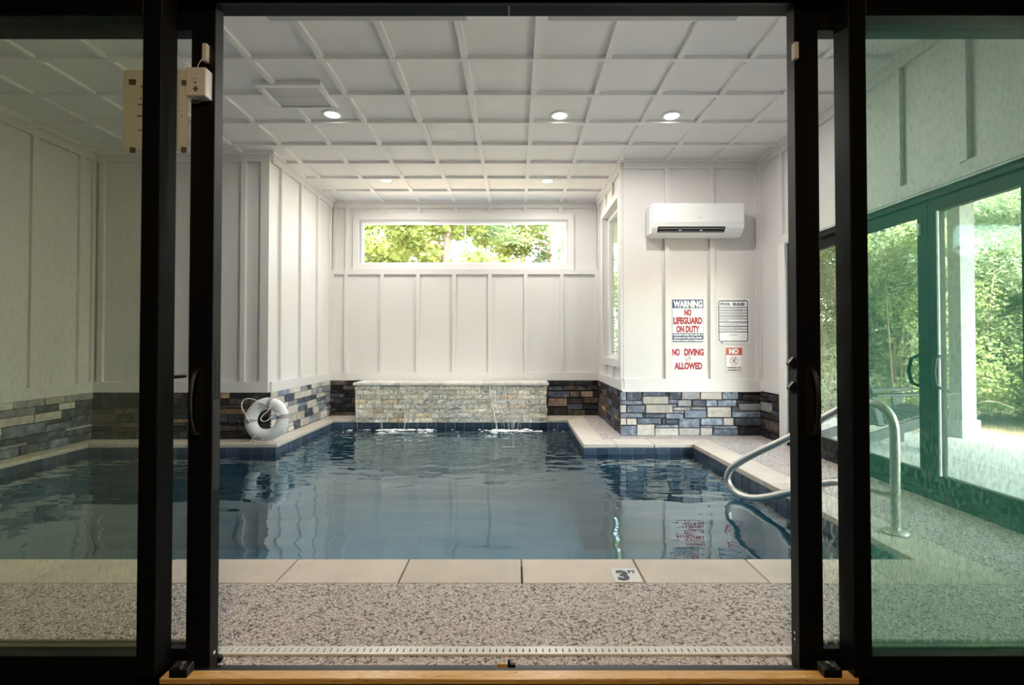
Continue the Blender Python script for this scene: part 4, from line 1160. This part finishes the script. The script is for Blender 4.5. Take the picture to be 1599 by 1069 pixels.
def sliding(name, label, xi, xo, xe, gm):
    e = empty(name, ((xi+xe)/2, SY0, 0), label, kind='structure')
    s = 1 if xe > xi else -1
    bevel(box('stile', M['black'], e, xi, xo, SY0, SY1, 0.008, 2.076), 0.002, 1)
    box('stile', M['black'], e, xe-s*0.07, xe, SY0, SY1, 0.008, 2.076)
    box('top_rail', M['black'], e, xo, xe-s*0.07, SY0, SY1, 1.987, 2.076)
    box('bottom_rail', M['black'], e, xo, xe-s*0.07, SY0, SY1, 0.008, 0.086)
    box('pane', M[gm], e, xo-s*0.008, xe-s*0.062, 1.535, 1.541, 0.078, 1.995)
    box('bead', M['bead'], e, xo, xe-s*0.07, 1.543, 1.555, 0.086, 0.090)
    # interior pull handle: bowed bar on two feet
    hx = xi + s*0.038
    es = box('escutcheon', M['blackmat'], e, hx-0.016, hx+0.016, SY0-0.004, SY0, 0.725, 0.945)
    hp = [Vector((hx, SY0-0.002, 0.932)), Vector((hx, SY0-0.024, 0.925)), Vector((hx, SY0-0.040, 0.885)), Vector((hx, SY0-0.045, 0.836)), Vector((hx, SY0-0.040, 0.785)), Vector((hx, SY0-0.024, 0.745)), Vector((hx, SY0-0.002, 0.738))]
    MB().tube(smooth_path(hp, 3), 0.0065, 8).build('handle', M['blackmat'], es, True)
    return e
dl2 = sliding('door_2', 'left black sliding door panel slid open, with bow handle and lock slots', -0.930, -1.004, -1.93, 'glass_sl_l')
dr2 = sliding('door_3', 'right black sliding door panel slid open, with two lock hooks', 0.868, 0.942, 1.88, 'glass_sl_r')
for (z0, z1) in ((0.927, 0.971), (0.853, 0.899)):
    box('lock_slot', M['darkslot'], dl2, -0.9302, -0.9292, 1.533, 1.546, z0, z1)
box('edge_strip', M['track'], dl2, -0.930, -0.9294, 1.520, 1.556, 0.56, 0.84)  # slightly lighter strip on the panel edge below the lock slots
MB().tube([(-1.012, SY0, 0.915), (-1.012, SY0-0.02, 0.915), (-1.03, SY0-0.024, 0.914)], 0.005, 8).build('thumb_turn', M['blackmat'], dl2, True)
MB().lathe([(0.0,0.001),(0.006,0.001),(0.006,0.0),(0.0,0.0)], (-0.930, 1.538, 0.06), 12, (1,0,0)).build('screw', M['chrome'], dl2)
for z in (0.953, 0.877):
    m = MB(); m.prism([(0.868, z-0.02), (0.868, z+0.02), (0.855, z+0.006), (0.850, z), (0.855, z-0.006)], 'y', 1.532, 1.546)
    m.build('lock_hook', M['blackmat'], dr2)
    MB().tube([(0.866, 1.531, z+0.018), (0.851, 1.531, z+0.001), (0.853, 1.531, z-0.006)], 0.0012, 5).build('hook_edge', M['chrome'], dr2)
for z in (0.12, 0.10):
    MB().lathe([(0.0,0.001),(0.004,0.001),(0.004,0.0),(0.0,0.0)], (0.868, 1.54, z), 10, (-1,0,0)).build('screw', M['chrome'], dr2)

# threshold
th = bevel(box('oak_threshold', M['oak'], None, -1.02, 0.988, 1.426, 1.464, 0.038, 0.055), 0.002, 1)
tag(th, 'honey oak threshold board across the door opening', 'threshold')
tk = box('trim_6', M['track'], None, -1.96, 1.91, 1.499, 1.562, -0.05, 0.006)
tag(tk, 'dark metal bottom track of the sliding doors', kind='structure')
box('track_rib', M['track'], tk, -1.96, 1.91, 1.536, 1.540, 0.006, 0.0095)
box('sill_base', M['blackmat'], tk, -2.02, 1.97, 1.402, 1.499, -0.3, 0.0)
box('board_bed', M['blackmat'], tk, -1.02, 0.976, 1.43, 1.50, 0.0, 0.0375)
def stop(x, lb, s):
    e = empty('door_stop', (x, 1.445, 0.055), lb, 'door stop', 'door stops on the threshold')
    m = MB(); m.prism([(1.428, 0.055), (1.428, 0.079), (1.464, 0.083), (1.464, 0.055)], 'x', x-0.026, x+0.026)
    bevel(m.build('block', M['blackmat'], e), 0.002, 1)
    box('slide', M['blackmat'], e, x-0.008, x+0.004, 1.429, 1.446, 0.0795, 0.0845)
    box('clip', M['chrome'], e, x+0.004, x+0.006, 1.431, 1.445, 0.0795, 0.0850)
    MB().lathe([(0.0,0.002),(0.006,0.002),(0.006,0.0),(0.0,0.0)], (x, 1.455, 0.0820), 14).build('screw', M['greyplastic'], e)
stop(-0.968, 'small black door stop block on the left end of the threshold, under the left handle', 1)
stop(0.915, 'small black door stop block on the right end of the threshold, under the lock hooks', -1)
ct = empty('track_catch', (-0.012, 1.55, 0.0), 'tiny black catch with a wood chip in the middle of the bottom track', 'catch')
MB().box(-0.022, -0.014, 1.545, 1.553, 0.006, 0.030).box(-0.014, 0.002, 1.543, 1.555, 0.006, 0.020).build('block', M['blackmat'], ct)
MB().box(-0.054, -0.024, 1.546, 1.552, 0.006, 0.019).build('wood_chip', M['oak'], ct)
rb = MB().lathe([(0.0,-0.008),(0.010,-0.008),(0.013,-0.004),(0.013,0.004),(0.010,0.008),(0.0,0.008)], (-0.934, 1.569, 0.022), 20, (0,1,0)).build('rubber_bumper', M['blackmat'], None, True)
tag(rb, 'round black rubber bumper at the foot of the left sliding door', 'bumper')

# ------------------------------------------------------------------ alarm, sensors, notice
al = empty('door_alarm', (-0.967, 1.50, 1.81), 'white door alarm box with a round button and wires on the left sliding door', 'alarm')
bevel(box('body', M['plastic'], al, -0.995, -0.936, 1.478, 1.514, 1.764, 1.852), 0.003, 2)
MB().lathe([(0.0100,0.0),(0.0100,0.0016),(0.0078,0.0016),(0.0078,0.0)], (-0.966,1.478,1.823), 24, (0,-1,0)).build('button_ring', M['plastic'], al, True)
MB().lathe([(0.0,0.0016),(0.0040,0.0014),(0.0055,0.0004),(0.0055,0.0)], (-0.966,1.478,1.823), 20, (0,-1,0)).build('button', M['plastic'], al, True)
MB().lathe([(0.0,0.0006),(0.0028,0.0006),(0.0028,0.0)], (-0.9665,1.478,1.804), 12, (0,-1,0)).build('led', M['darkslot'], al)
m = MB()
for z, wd in ((1.7905,0.004),(1.785,0.0075),(1.7795,0.004)): m.box(-0.9655-wd, -0.9655+wd, 1.4773, 1.479, z-0.0018, z+0.0018)
m.build('speaker_slot', M['darkslot'], al)
W1 = [Vector(p) for p in ((-0.975,1.497,1.852),(-0.972,1.499,1.868),(-0.966,1.501,1.883),(-0.960,1.503,1.892))]
MB().tube(smooth_path(W1, 4), 0.0011, 6).build('wire', M['plastic'], al, True)
MB().tube(smooth_path([Vector(p) for p in ((-0.9665,1.502,1.881),(-0.963,1.503,1.886),(-0.958,1.503,1.886))], 4), 0.0009, 6).build('wire', M['plastic'], al, True)
W2 = [Vector(p) for p in ((-0.9955,1.495,1.812),(-1.004,1.497,1.79),(-0.998,1.497,1.762),(-0.982,1.497,1.752),(-0.965,1.497,1.753),(-0.957,1.497,1.764))]
MB().tube(smooth_path(W2, 4), 0.0010, 6).build('wire', M['greyplastic'], al, True)
def sensor(name, lb, x0, x1, y0, y1, z0, z1):
    o = bevel(box(name, M['plastic'], None, x0, x1, y0, y1, z0, z1), 0.002, 2)
    tag(o, lb, 'sensor')
sensor('contact_sensor', 'small white contact sensor wired above the door alarm box', -0.960, -0.946, 1.497, 1.515, 1.882, 1.937)
sensor('contact_magnet', 'small white contact magnet on the edge of the right sliding door', 0.858, 0.872, 1.497, 1.515, 1.889, 1.941)
sensor('patio_door_sensor', 'tiny white sensor on the meeting stiles of the patio doors', XR+0.004, XR+0.020, 3.31, 3.33, 1.74, 1.82)

nt_ = empty('notice_sheet', (-1.12, 1.53, 1.745), 'white paper notice taped behind the left door frame, partly hidden by it', 'notice')
box('sheet', M['paper'], nt_, -1.226, -1.024, 1.5305, 1.5325, 1.620, 1.872)
sx0, sz0 = -1.226, 1.620
ns = Sheet((sx0, 1.5305, sz0), (1,0,0), (0,0,1), (0,-1,0))
# close-up frame (180,90) at 7.125x, seen at Y = 1.53
nx = lambda p: (180+p/7.125-803.8)/769*1.53 - sx0
nz_ = lambda p: 1.018-(90+p/7.125-534.5)/769*1.53*0.992 - sz0 - 0.0085
for (t, a, b, y0, y1) in (('TO TU', 242, 332, 258, 232), ('PRE', 275, 324, 325, 306), ('IF YOU', 243, 330, 391, 372), ('ALARM W', 217, 342, 458, 439), ('PARA A', 214, 328, 590, 569), ('PRE', 274, 324, 684, 667), ('IN NO', 232, 306, 751, 733), ('L', 290, 300, 780, 766), ('L', 706, 716, 456, 440), ('A', 702, 722, 588, 569)):
    ns.text('a', t, nx(a), nz_(y0), nx(b), nz_(y1), 0.0006)
ns.rect('b', nx(205), nz_(524), nx(726), nz_(521), 0.0006)
ns.build({'a': ('lettering', M['ink']), 'b': ('rule_line', M['greyink'])}, nt_)
for (a, b, c, d) in ((116,160,202,228),(134,935,206,1000),(705,168,772,236),(708,930,774,998)):
    MB().add([ns.P(nx(a),nz_(b),0.001), ns.P(nx(c),nz_(b)-0.001,0.001), ns.P(nx(c)-0.001,nz_(d),0.001), ns.P(nx(a)+0.001,nz_(d),0.001)], [(0,1,2,3)]).build('tape', M['tape'], nt_)

# ------------------------------------------------------------------ the dark room the camera stands in
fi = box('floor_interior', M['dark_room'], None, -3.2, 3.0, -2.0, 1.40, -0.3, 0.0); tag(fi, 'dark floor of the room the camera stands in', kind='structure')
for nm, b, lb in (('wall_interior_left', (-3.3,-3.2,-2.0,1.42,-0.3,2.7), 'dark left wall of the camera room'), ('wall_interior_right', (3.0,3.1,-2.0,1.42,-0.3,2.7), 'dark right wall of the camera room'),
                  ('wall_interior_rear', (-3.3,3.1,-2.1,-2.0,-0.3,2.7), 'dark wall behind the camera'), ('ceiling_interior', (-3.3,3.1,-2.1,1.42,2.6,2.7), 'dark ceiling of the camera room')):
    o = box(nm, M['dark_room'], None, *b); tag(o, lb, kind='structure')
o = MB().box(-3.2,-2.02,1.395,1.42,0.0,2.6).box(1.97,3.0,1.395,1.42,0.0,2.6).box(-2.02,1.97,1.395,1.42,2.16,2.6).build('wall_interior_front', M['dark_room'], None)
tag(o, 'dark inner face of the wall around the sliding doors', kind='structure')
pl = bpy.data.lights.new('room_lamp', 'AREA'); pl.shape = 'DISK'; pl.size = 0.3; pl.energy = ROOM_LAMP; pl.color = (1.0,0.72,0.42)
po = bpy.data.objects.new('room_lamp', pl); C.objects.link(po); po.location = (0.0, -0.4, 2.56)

# ------------------------------------------------------------------ outdoors
gr = MB()
gr.add([(XR+0.14,-6,-0.03),(40,-6,-0.03),(40,60,-0.03),(XR+0.14,60,-0.03)], [(0,1,2,3)])
gr.add([(-40,YB+0.25,-0.03),(XR+0.14,YB+0.25,-0.03),(XR+0.14,60,-0.03),(-40,60,-0.03)], [(0,1,2,3)])
gr = gr.build('ground', M['dirt'], None); tag(gr, 'straw-coloured bare ground beyond the patio', kind='structure')
pa = empty('patio', (0,0,0), 'pale concrete patio slabs outside the glass doors', kind='structure')
MB().prism([(XR+0.14,-4),(3.875,-4),(3.875,8.2),(XR+0.14,8.2)], 'z', -0.10, -0.005).build('slab', M['concrete'], pa)
MB().prism([(3.885,-4),(5.9,-4),(5.9,3.4),(5.02,5.0),(4.72,5.52),(4.4,6.6),(4.3,8.2),(3.885,8.2)], 'z', -0.10, -0.005).build('slab', M['concrete'], pa)
pr = MB().box(XR+0.14, 5.42, -4, 8.6, 2.75, 2.87).box(AR+0.14, XR+0.14, YS+0.14, 8.6, 2.75, 2.87).build('porch_roof', M['exterior'], None); tag(pr, 'unseen porch roof over the patio, extended past the post and slim window to block sun', kind='structure')  # roof over the post; outer edge and slim-window wing extended to block sun
pc = empty('porch_post', (4.85, 5.35, 0), 'square grey porch post with a wider base beyond the patio doors', 'post')
box('shaft', M['post'], pc, 4.79, 4.945, 5.285, 5.44, 0.16, 2.75)
bevel(box('plinth', M['post'], pc, 4.765, 4.97, 5.26, 5.465, -0.005, 0.19), 0.004, 1)

ch = empty('patio_chair', (3.6, 4.83, 0), 'dark slatted lounge chair with wide arms on the patio, facing away from the glass', 'chair')
def plank(name, p0, p1, wv, t):   # board from p0 to p1, half width vector wv, half thickness t
    p0 = Vector(p0); p1 = Vector(p1); d = (p1-p0); L_ = d.length; d.normalize(); wv = Vector(wv); nn = d.cross(wv).normalized()*t
    return bevel(MB().obox((p0+p1)/2, d*(L_/2), wv, nn).build(name, M['chair'], ch), 0.004, 1)
for y in (4.585, 5.075):
    plank('leg', (3.94, y, 0.0), (3.93, y, 0.52), (0.055, 0, 0), 0.012)
    plank('rear_leg', (3.97, y+(0.028 if y < 4.8 else -0.028), 0.33), (3.06, y+(0.028 if y < 4.8 else -0.028), 0.045), (0.018, 0, 0.055), 0.012)
    plank('armrest', (3.32, y, 0.53), (4.08, y, 0.545), (0, 0.065, 0), 0.011)
    plank('arm_bracket', (3.40, y, 0.25), (3.34, y, 0.52), (0.03, 0, 0), 0.01)
for k in range(6):
    t = k/5; plank('seat_slat', (3.96-0.50*t, 4.61, 0.38-0.13*t), (3.96-0.50*t, 5.05, 0.38-0.13*t), (0.042, 0, 0.011), 0.009)
for k in range(5):
    y = 4.83 + (k-2)*0.098
    plank('back_slat', (3.44, y, 0.24), (3.27, 4.77+(k-2)*0.080, 0.78-0.03*abs(k-2)), (0, 0.043, 0), 0.009)
plank('back_rail', (3.34, 4.60, 0.44), (3.34, 5.06, 0.44), (0.015, 0, 0.03), 0.012)

# trees: crowns of many small leaves on real trunks and branches
def leaf_cloud(rng, centres, nleaf, size, needle=False):
    vs = []; fs = []
    tot = sum(c[3]**2 for c in centres)
    for (cx, cy, cz, r, sq) in centres:
        for _ in range(int(nleaf*r*r/tot)):
            u = Vector((rng.gauss(0,1), rng.gauss(0,1), rng.gauss(0,1))); u.normalize()
            q = r*(rng.random()**0.45)
            p = Vector((cx,cy,cz)) + Vector((u.x*q, u.y*q, u.z*q*sq))
            a = Vector((rng.gauss(0,1), rng.gauss(0,1), rng.gauss(0,0.7))); a.normalize()
            b = a.orthogonal().normalized(); b.rotate(Matrix.Rotation(rng.random()*6.28, 3, a))
            s = size*rng.uniform(0.6, 1.4)
            if needle: a = a*s*1.5; b = b*s*0.30
            else: a = a*s; b = b*s*0.62
            o = len(vs); vs += [p-a, p+b, p+a, p-b]; fs.append((o,o+1,o+2,o+3))
    return vs, fs
def make_tree(seed, h, kind):
    rng = random.Random(seed); tb = MB(); centres = []
    if kind == 'shrub':
        for _ in range(4):
            x = rng.uniform(-0.5,0.5); y = rng.uniform(-0.5,0.5)
            tb.tube([(x*0.3,y*0.3,-0.1),(x*0.8,y*0.8,h*0.4),(x*1.2,y*1.2,h*0.75)], [0.02,0.013,0.005], 5)
        for _ in range(26):
            a = rng.random()*6.28; z = rng.uniform(0.08, 0.95)*h; r = h*0.34*math.sqrt(max(0.05, 1-((z/h-0.4)/0.7)**2))*rng.uniform(0.2,1)
            centres.append((r*math.cos(a), r*math.sin(a), z, rng.uniform(0.28,0.55), 0.7))
    elif kind == 'pine':
        tb.tube([(0,0,-0.2),(0.03,0.02,h*0.5),(0.0,0.05,h)], [0.13,0.09,0.03], 8)
        for k in range(34):
            z = h*(0.10+0.9*k/34); L_ = (1.9*(1-z/h)+0.45)*rng.uniform(0.7,1.15); a = rng.random()*6.28
            e = Vector((L_*math.cos(a), L_*math.sin(a), z+rng.uniform(-0.1,0.35)))
            tb.tube([(0,0,z), tuple(e*0.6+Vector((0,0,z))*0.4), tuple(e)], [0.022,0.014,0.005], 5)
            for t in (0.55, 0.8, 1.0):
                p = Vector((0,0,z)).lerp(e, t); centres.append((p.x, p.y, p.z, rng.uniform(0.30,0.48), 0.55))
    else:   # tall open crown
        tb.tube([(0,0,-0.2),(0.05,0.0,h*0.4),(-0.05,0.08,h*0.75),(0.0,0.1,h)], [0.16,0.12,0.08,0.02], 8)
        for k in range(22):
            z = h*(0.34+0.64*k/22); L_ = rng.uniform(0.8,2.1)*(1.15-0.5*k/22); a = rng.random()*6.28
            e = Vector((L_*math.cos(a), L_*math.sin(a), z+rng.uniform(0.1,0.7)))
            tb.tube([(0,0,z-0.1), tuple((e+Vector((0,0,z)))*0.5), tuple(e)], [0.04,0.025,0.008], 5)
            for t in (0.6, 0.85, 1.05):
                p = Vector((0,0,z)).lerp(e, t); centres.append((p.x+rng.uniform(-.2,.2), p.y+rng.uniform(-.2,.2), p.z, rng.uniform(0.28,0.6), 0.7))
    return tb, centres, rng
def mesh_of(name, vs, fs, mat, smooth=False):
    me = bpy.data.meshes.new(name); me.from_pydata([tuple(v) for v in vs], [], fs); me.materials.append(mat)
    if smooth: me.polygons.foreach_set('use_smooth', [True]*len(me.polygons))
    return me
PROTO = {}
for (key, seed, h, kind, n_, size, mat, needle) in (('pine_a',1,6.5,'pine',30000,0.036,'leaf_pine',True),('pine_b',2,8.0,'pine',34000,0.036,'leaf_pine',True),
        ('shrub_a',3,2.4,'shrub',17000,0.028,'leaf_pine',True),('shrub_b',4,3.0,'shrub',16000,0.026,'leaf_soft',False),
        ('broad_a',5,7.0,'broad',9000,0.075,'leaf_bright',False),('broad_b',6,8.5,'broad',9000,0.075,'leaf_bright',False),('thin_pine',7,8.5,'broad',6500,0.07,'leaf_dark',True)):
    tb, ce_, rng = make_tree(seed, h, kind)
    v_, f_ = leaf_cloud(rng, ce_, n_, size, needle)
    PROTO[key] = (mesh_of('trunk', tb.v, tb.f, M['bark'], True), mesh_of('foliage', v_, f_, M[mat]))
def plant(name, key, x, y, rz, s, label, group):
    e = empty(name, (x, y, -0.03), label, 'tree' if 'shrub' not in key else 'shrub', group)
    e.rotation_euler = (0,0,rz); e.scale = (s,s,s)
    for nm, me in zip(('trunk','foliage'), PROTO[key]):
        o = bpy.data.objects.new(nm, me); C.objects.link(o); o.parent = e
rg = random.Random(61)
G1 = 'trees of the woods outside the patio doors'; G2 = 'shrubs at the edge of the woods outside the patio doors'; G3 = 'trees seen through the back window'
L1 = 'needled green tree in the woods seen through the patio doors'; L2 = 'leafy green shrub at the edge of the woods outside the patio doors'
for (x, y, k) in ((5.6,8.3,'pine_a'),(6.9,7.7,'pine_b'),(7.6,9.6,'pine_a'),(8.3,8.0,'pine_b'),(9.5,10.2,'pine_a'),(6.3,10.6,'pine_b'),(8.6,12.2,'pine_b'),(10.8,12.5,'pine_a'),
                  (11.0,9.3,'pine_b'),(7.2,13.5,'pine_a'),(10.0,15.0,'pine_b'),(13.2,12.8,'pine_b'),(8.2,6.0,'pine_a'),(9.8,7.0,'pine_a'),(5.2,11.5,'pine_a'),(12.5,16.0,'pine_b'),(13.5,10.0,'pine_a'),(9.6,4.4,'pine_b'),(10.6,2.2,'pine_a'),(9.9,0.0,'pine_b'),(12.0,5.6,'pine_a')):
    plant('pine_tree', k, x, y, rg.random()*6.28, rg.uniform(0.9,1.15), L1, G1)
for (x, y, k) in ((5.35,6.9,'shrub_a'),(6.0,6.55,'shrub_b'),(6.6,6.1,'shrub_a'),(6.4,7.3,'shrub_b'),(7.1,6.5,'shrub_a'),(7.3,5.4,'shrub_b'),(4.9,7.7,'shrub_a'),(5.6,7.6,'shrub_b'),(7.7,7.0,'shrub_a'),(4.6,8.8,'shrub_b'),(8.5,7.2,'shrub_b'),(6.9,4.9,'shrub_a')):
    plant('shrub', k, x, y, rg.random()*6.28, rg.uniform(0.85,1.15), L2, G2)
T = [(-3.9,13.0,'broad_a',1.0,'bright leafy tree outside the back window, first from its left end'),(-2.6,14.5,'broad_b',1.0,'pale trunked leafy tree behind the left half of the back window'),
     (-1.6,11.5,'broad_a',0.92,'brightest yellow-green tree just left of the back window mullion'),(-0.4,15.5,'broad_b',0.9,'yellow-green tree behind the middle of the back window'),
     (1.1,14.0,'thin_pine',1.0,'thin pine with a bare trunk at the right end of the back window'),(0.3,18.0,'thin_pine',0.95,'far thin pine right of the back window mullion'),
     (-5.2,16.0,'thin_pine',1.0,'dark pine trunk behind the left end of the back window'),(-4.9,11.8,'broad_b',0.9,'leafy tree hidden beyond the left end of the back window'),
     (2.6,11.0,'broad_a',0.9,'leafy tree seen through the tall slim window'),(3.4,13.5,'pine_b',1.0,'needled tree behind the tall slim window'),(1.9,9.4,'shrub_b',1.2,'leafy shrub outside the tall slim window')]
for (x, y, k, s, lb) in T:
    plant('leafy_tree' if 'broad' in k else ('shrub' if 'shrub' in k else 'pine_tree'), k, x, y, rg.random()*6.28, s, lb, G3)
# bare pale branches tangled in front of the woods
for i in range(9):
    m = MB(); x = rg.uniform(5.3, 7.2); y = 12.6 - x + rg.uniform(-0.3, 0.4)
    for _ in range(12):
        p = Vector((x+rg.uniform(-.4,.4), y+rg.uniform(-.3,.3), rg.uniform(0,0.6))); pts = [p.copy()]
        d = Vector((rg.uniform(-1,1), rg.uniform(-.6,.6), rg.uniform(0.3,1.2))).normalized()
        for k in range(5):
            d = (d + Vector((rg.uniform(-.8,.8), rg.uniform(-.8,.8), rg.uniform(-.6,.5)))).normalized(); p = p + d*rg.uniform(0.08,0.26); pts.append(p.copy())
        m.tube(pts, [0.006,0.005,0.0045,0.004,0.003,0.002], 5)
    o = m.build('dead_branches', M['twig'], None); tag(o, 'tangle of bare pale branches before the woods outside the patio doors', 'branches', 'bare branches at the edge of the woods', 'stuff')
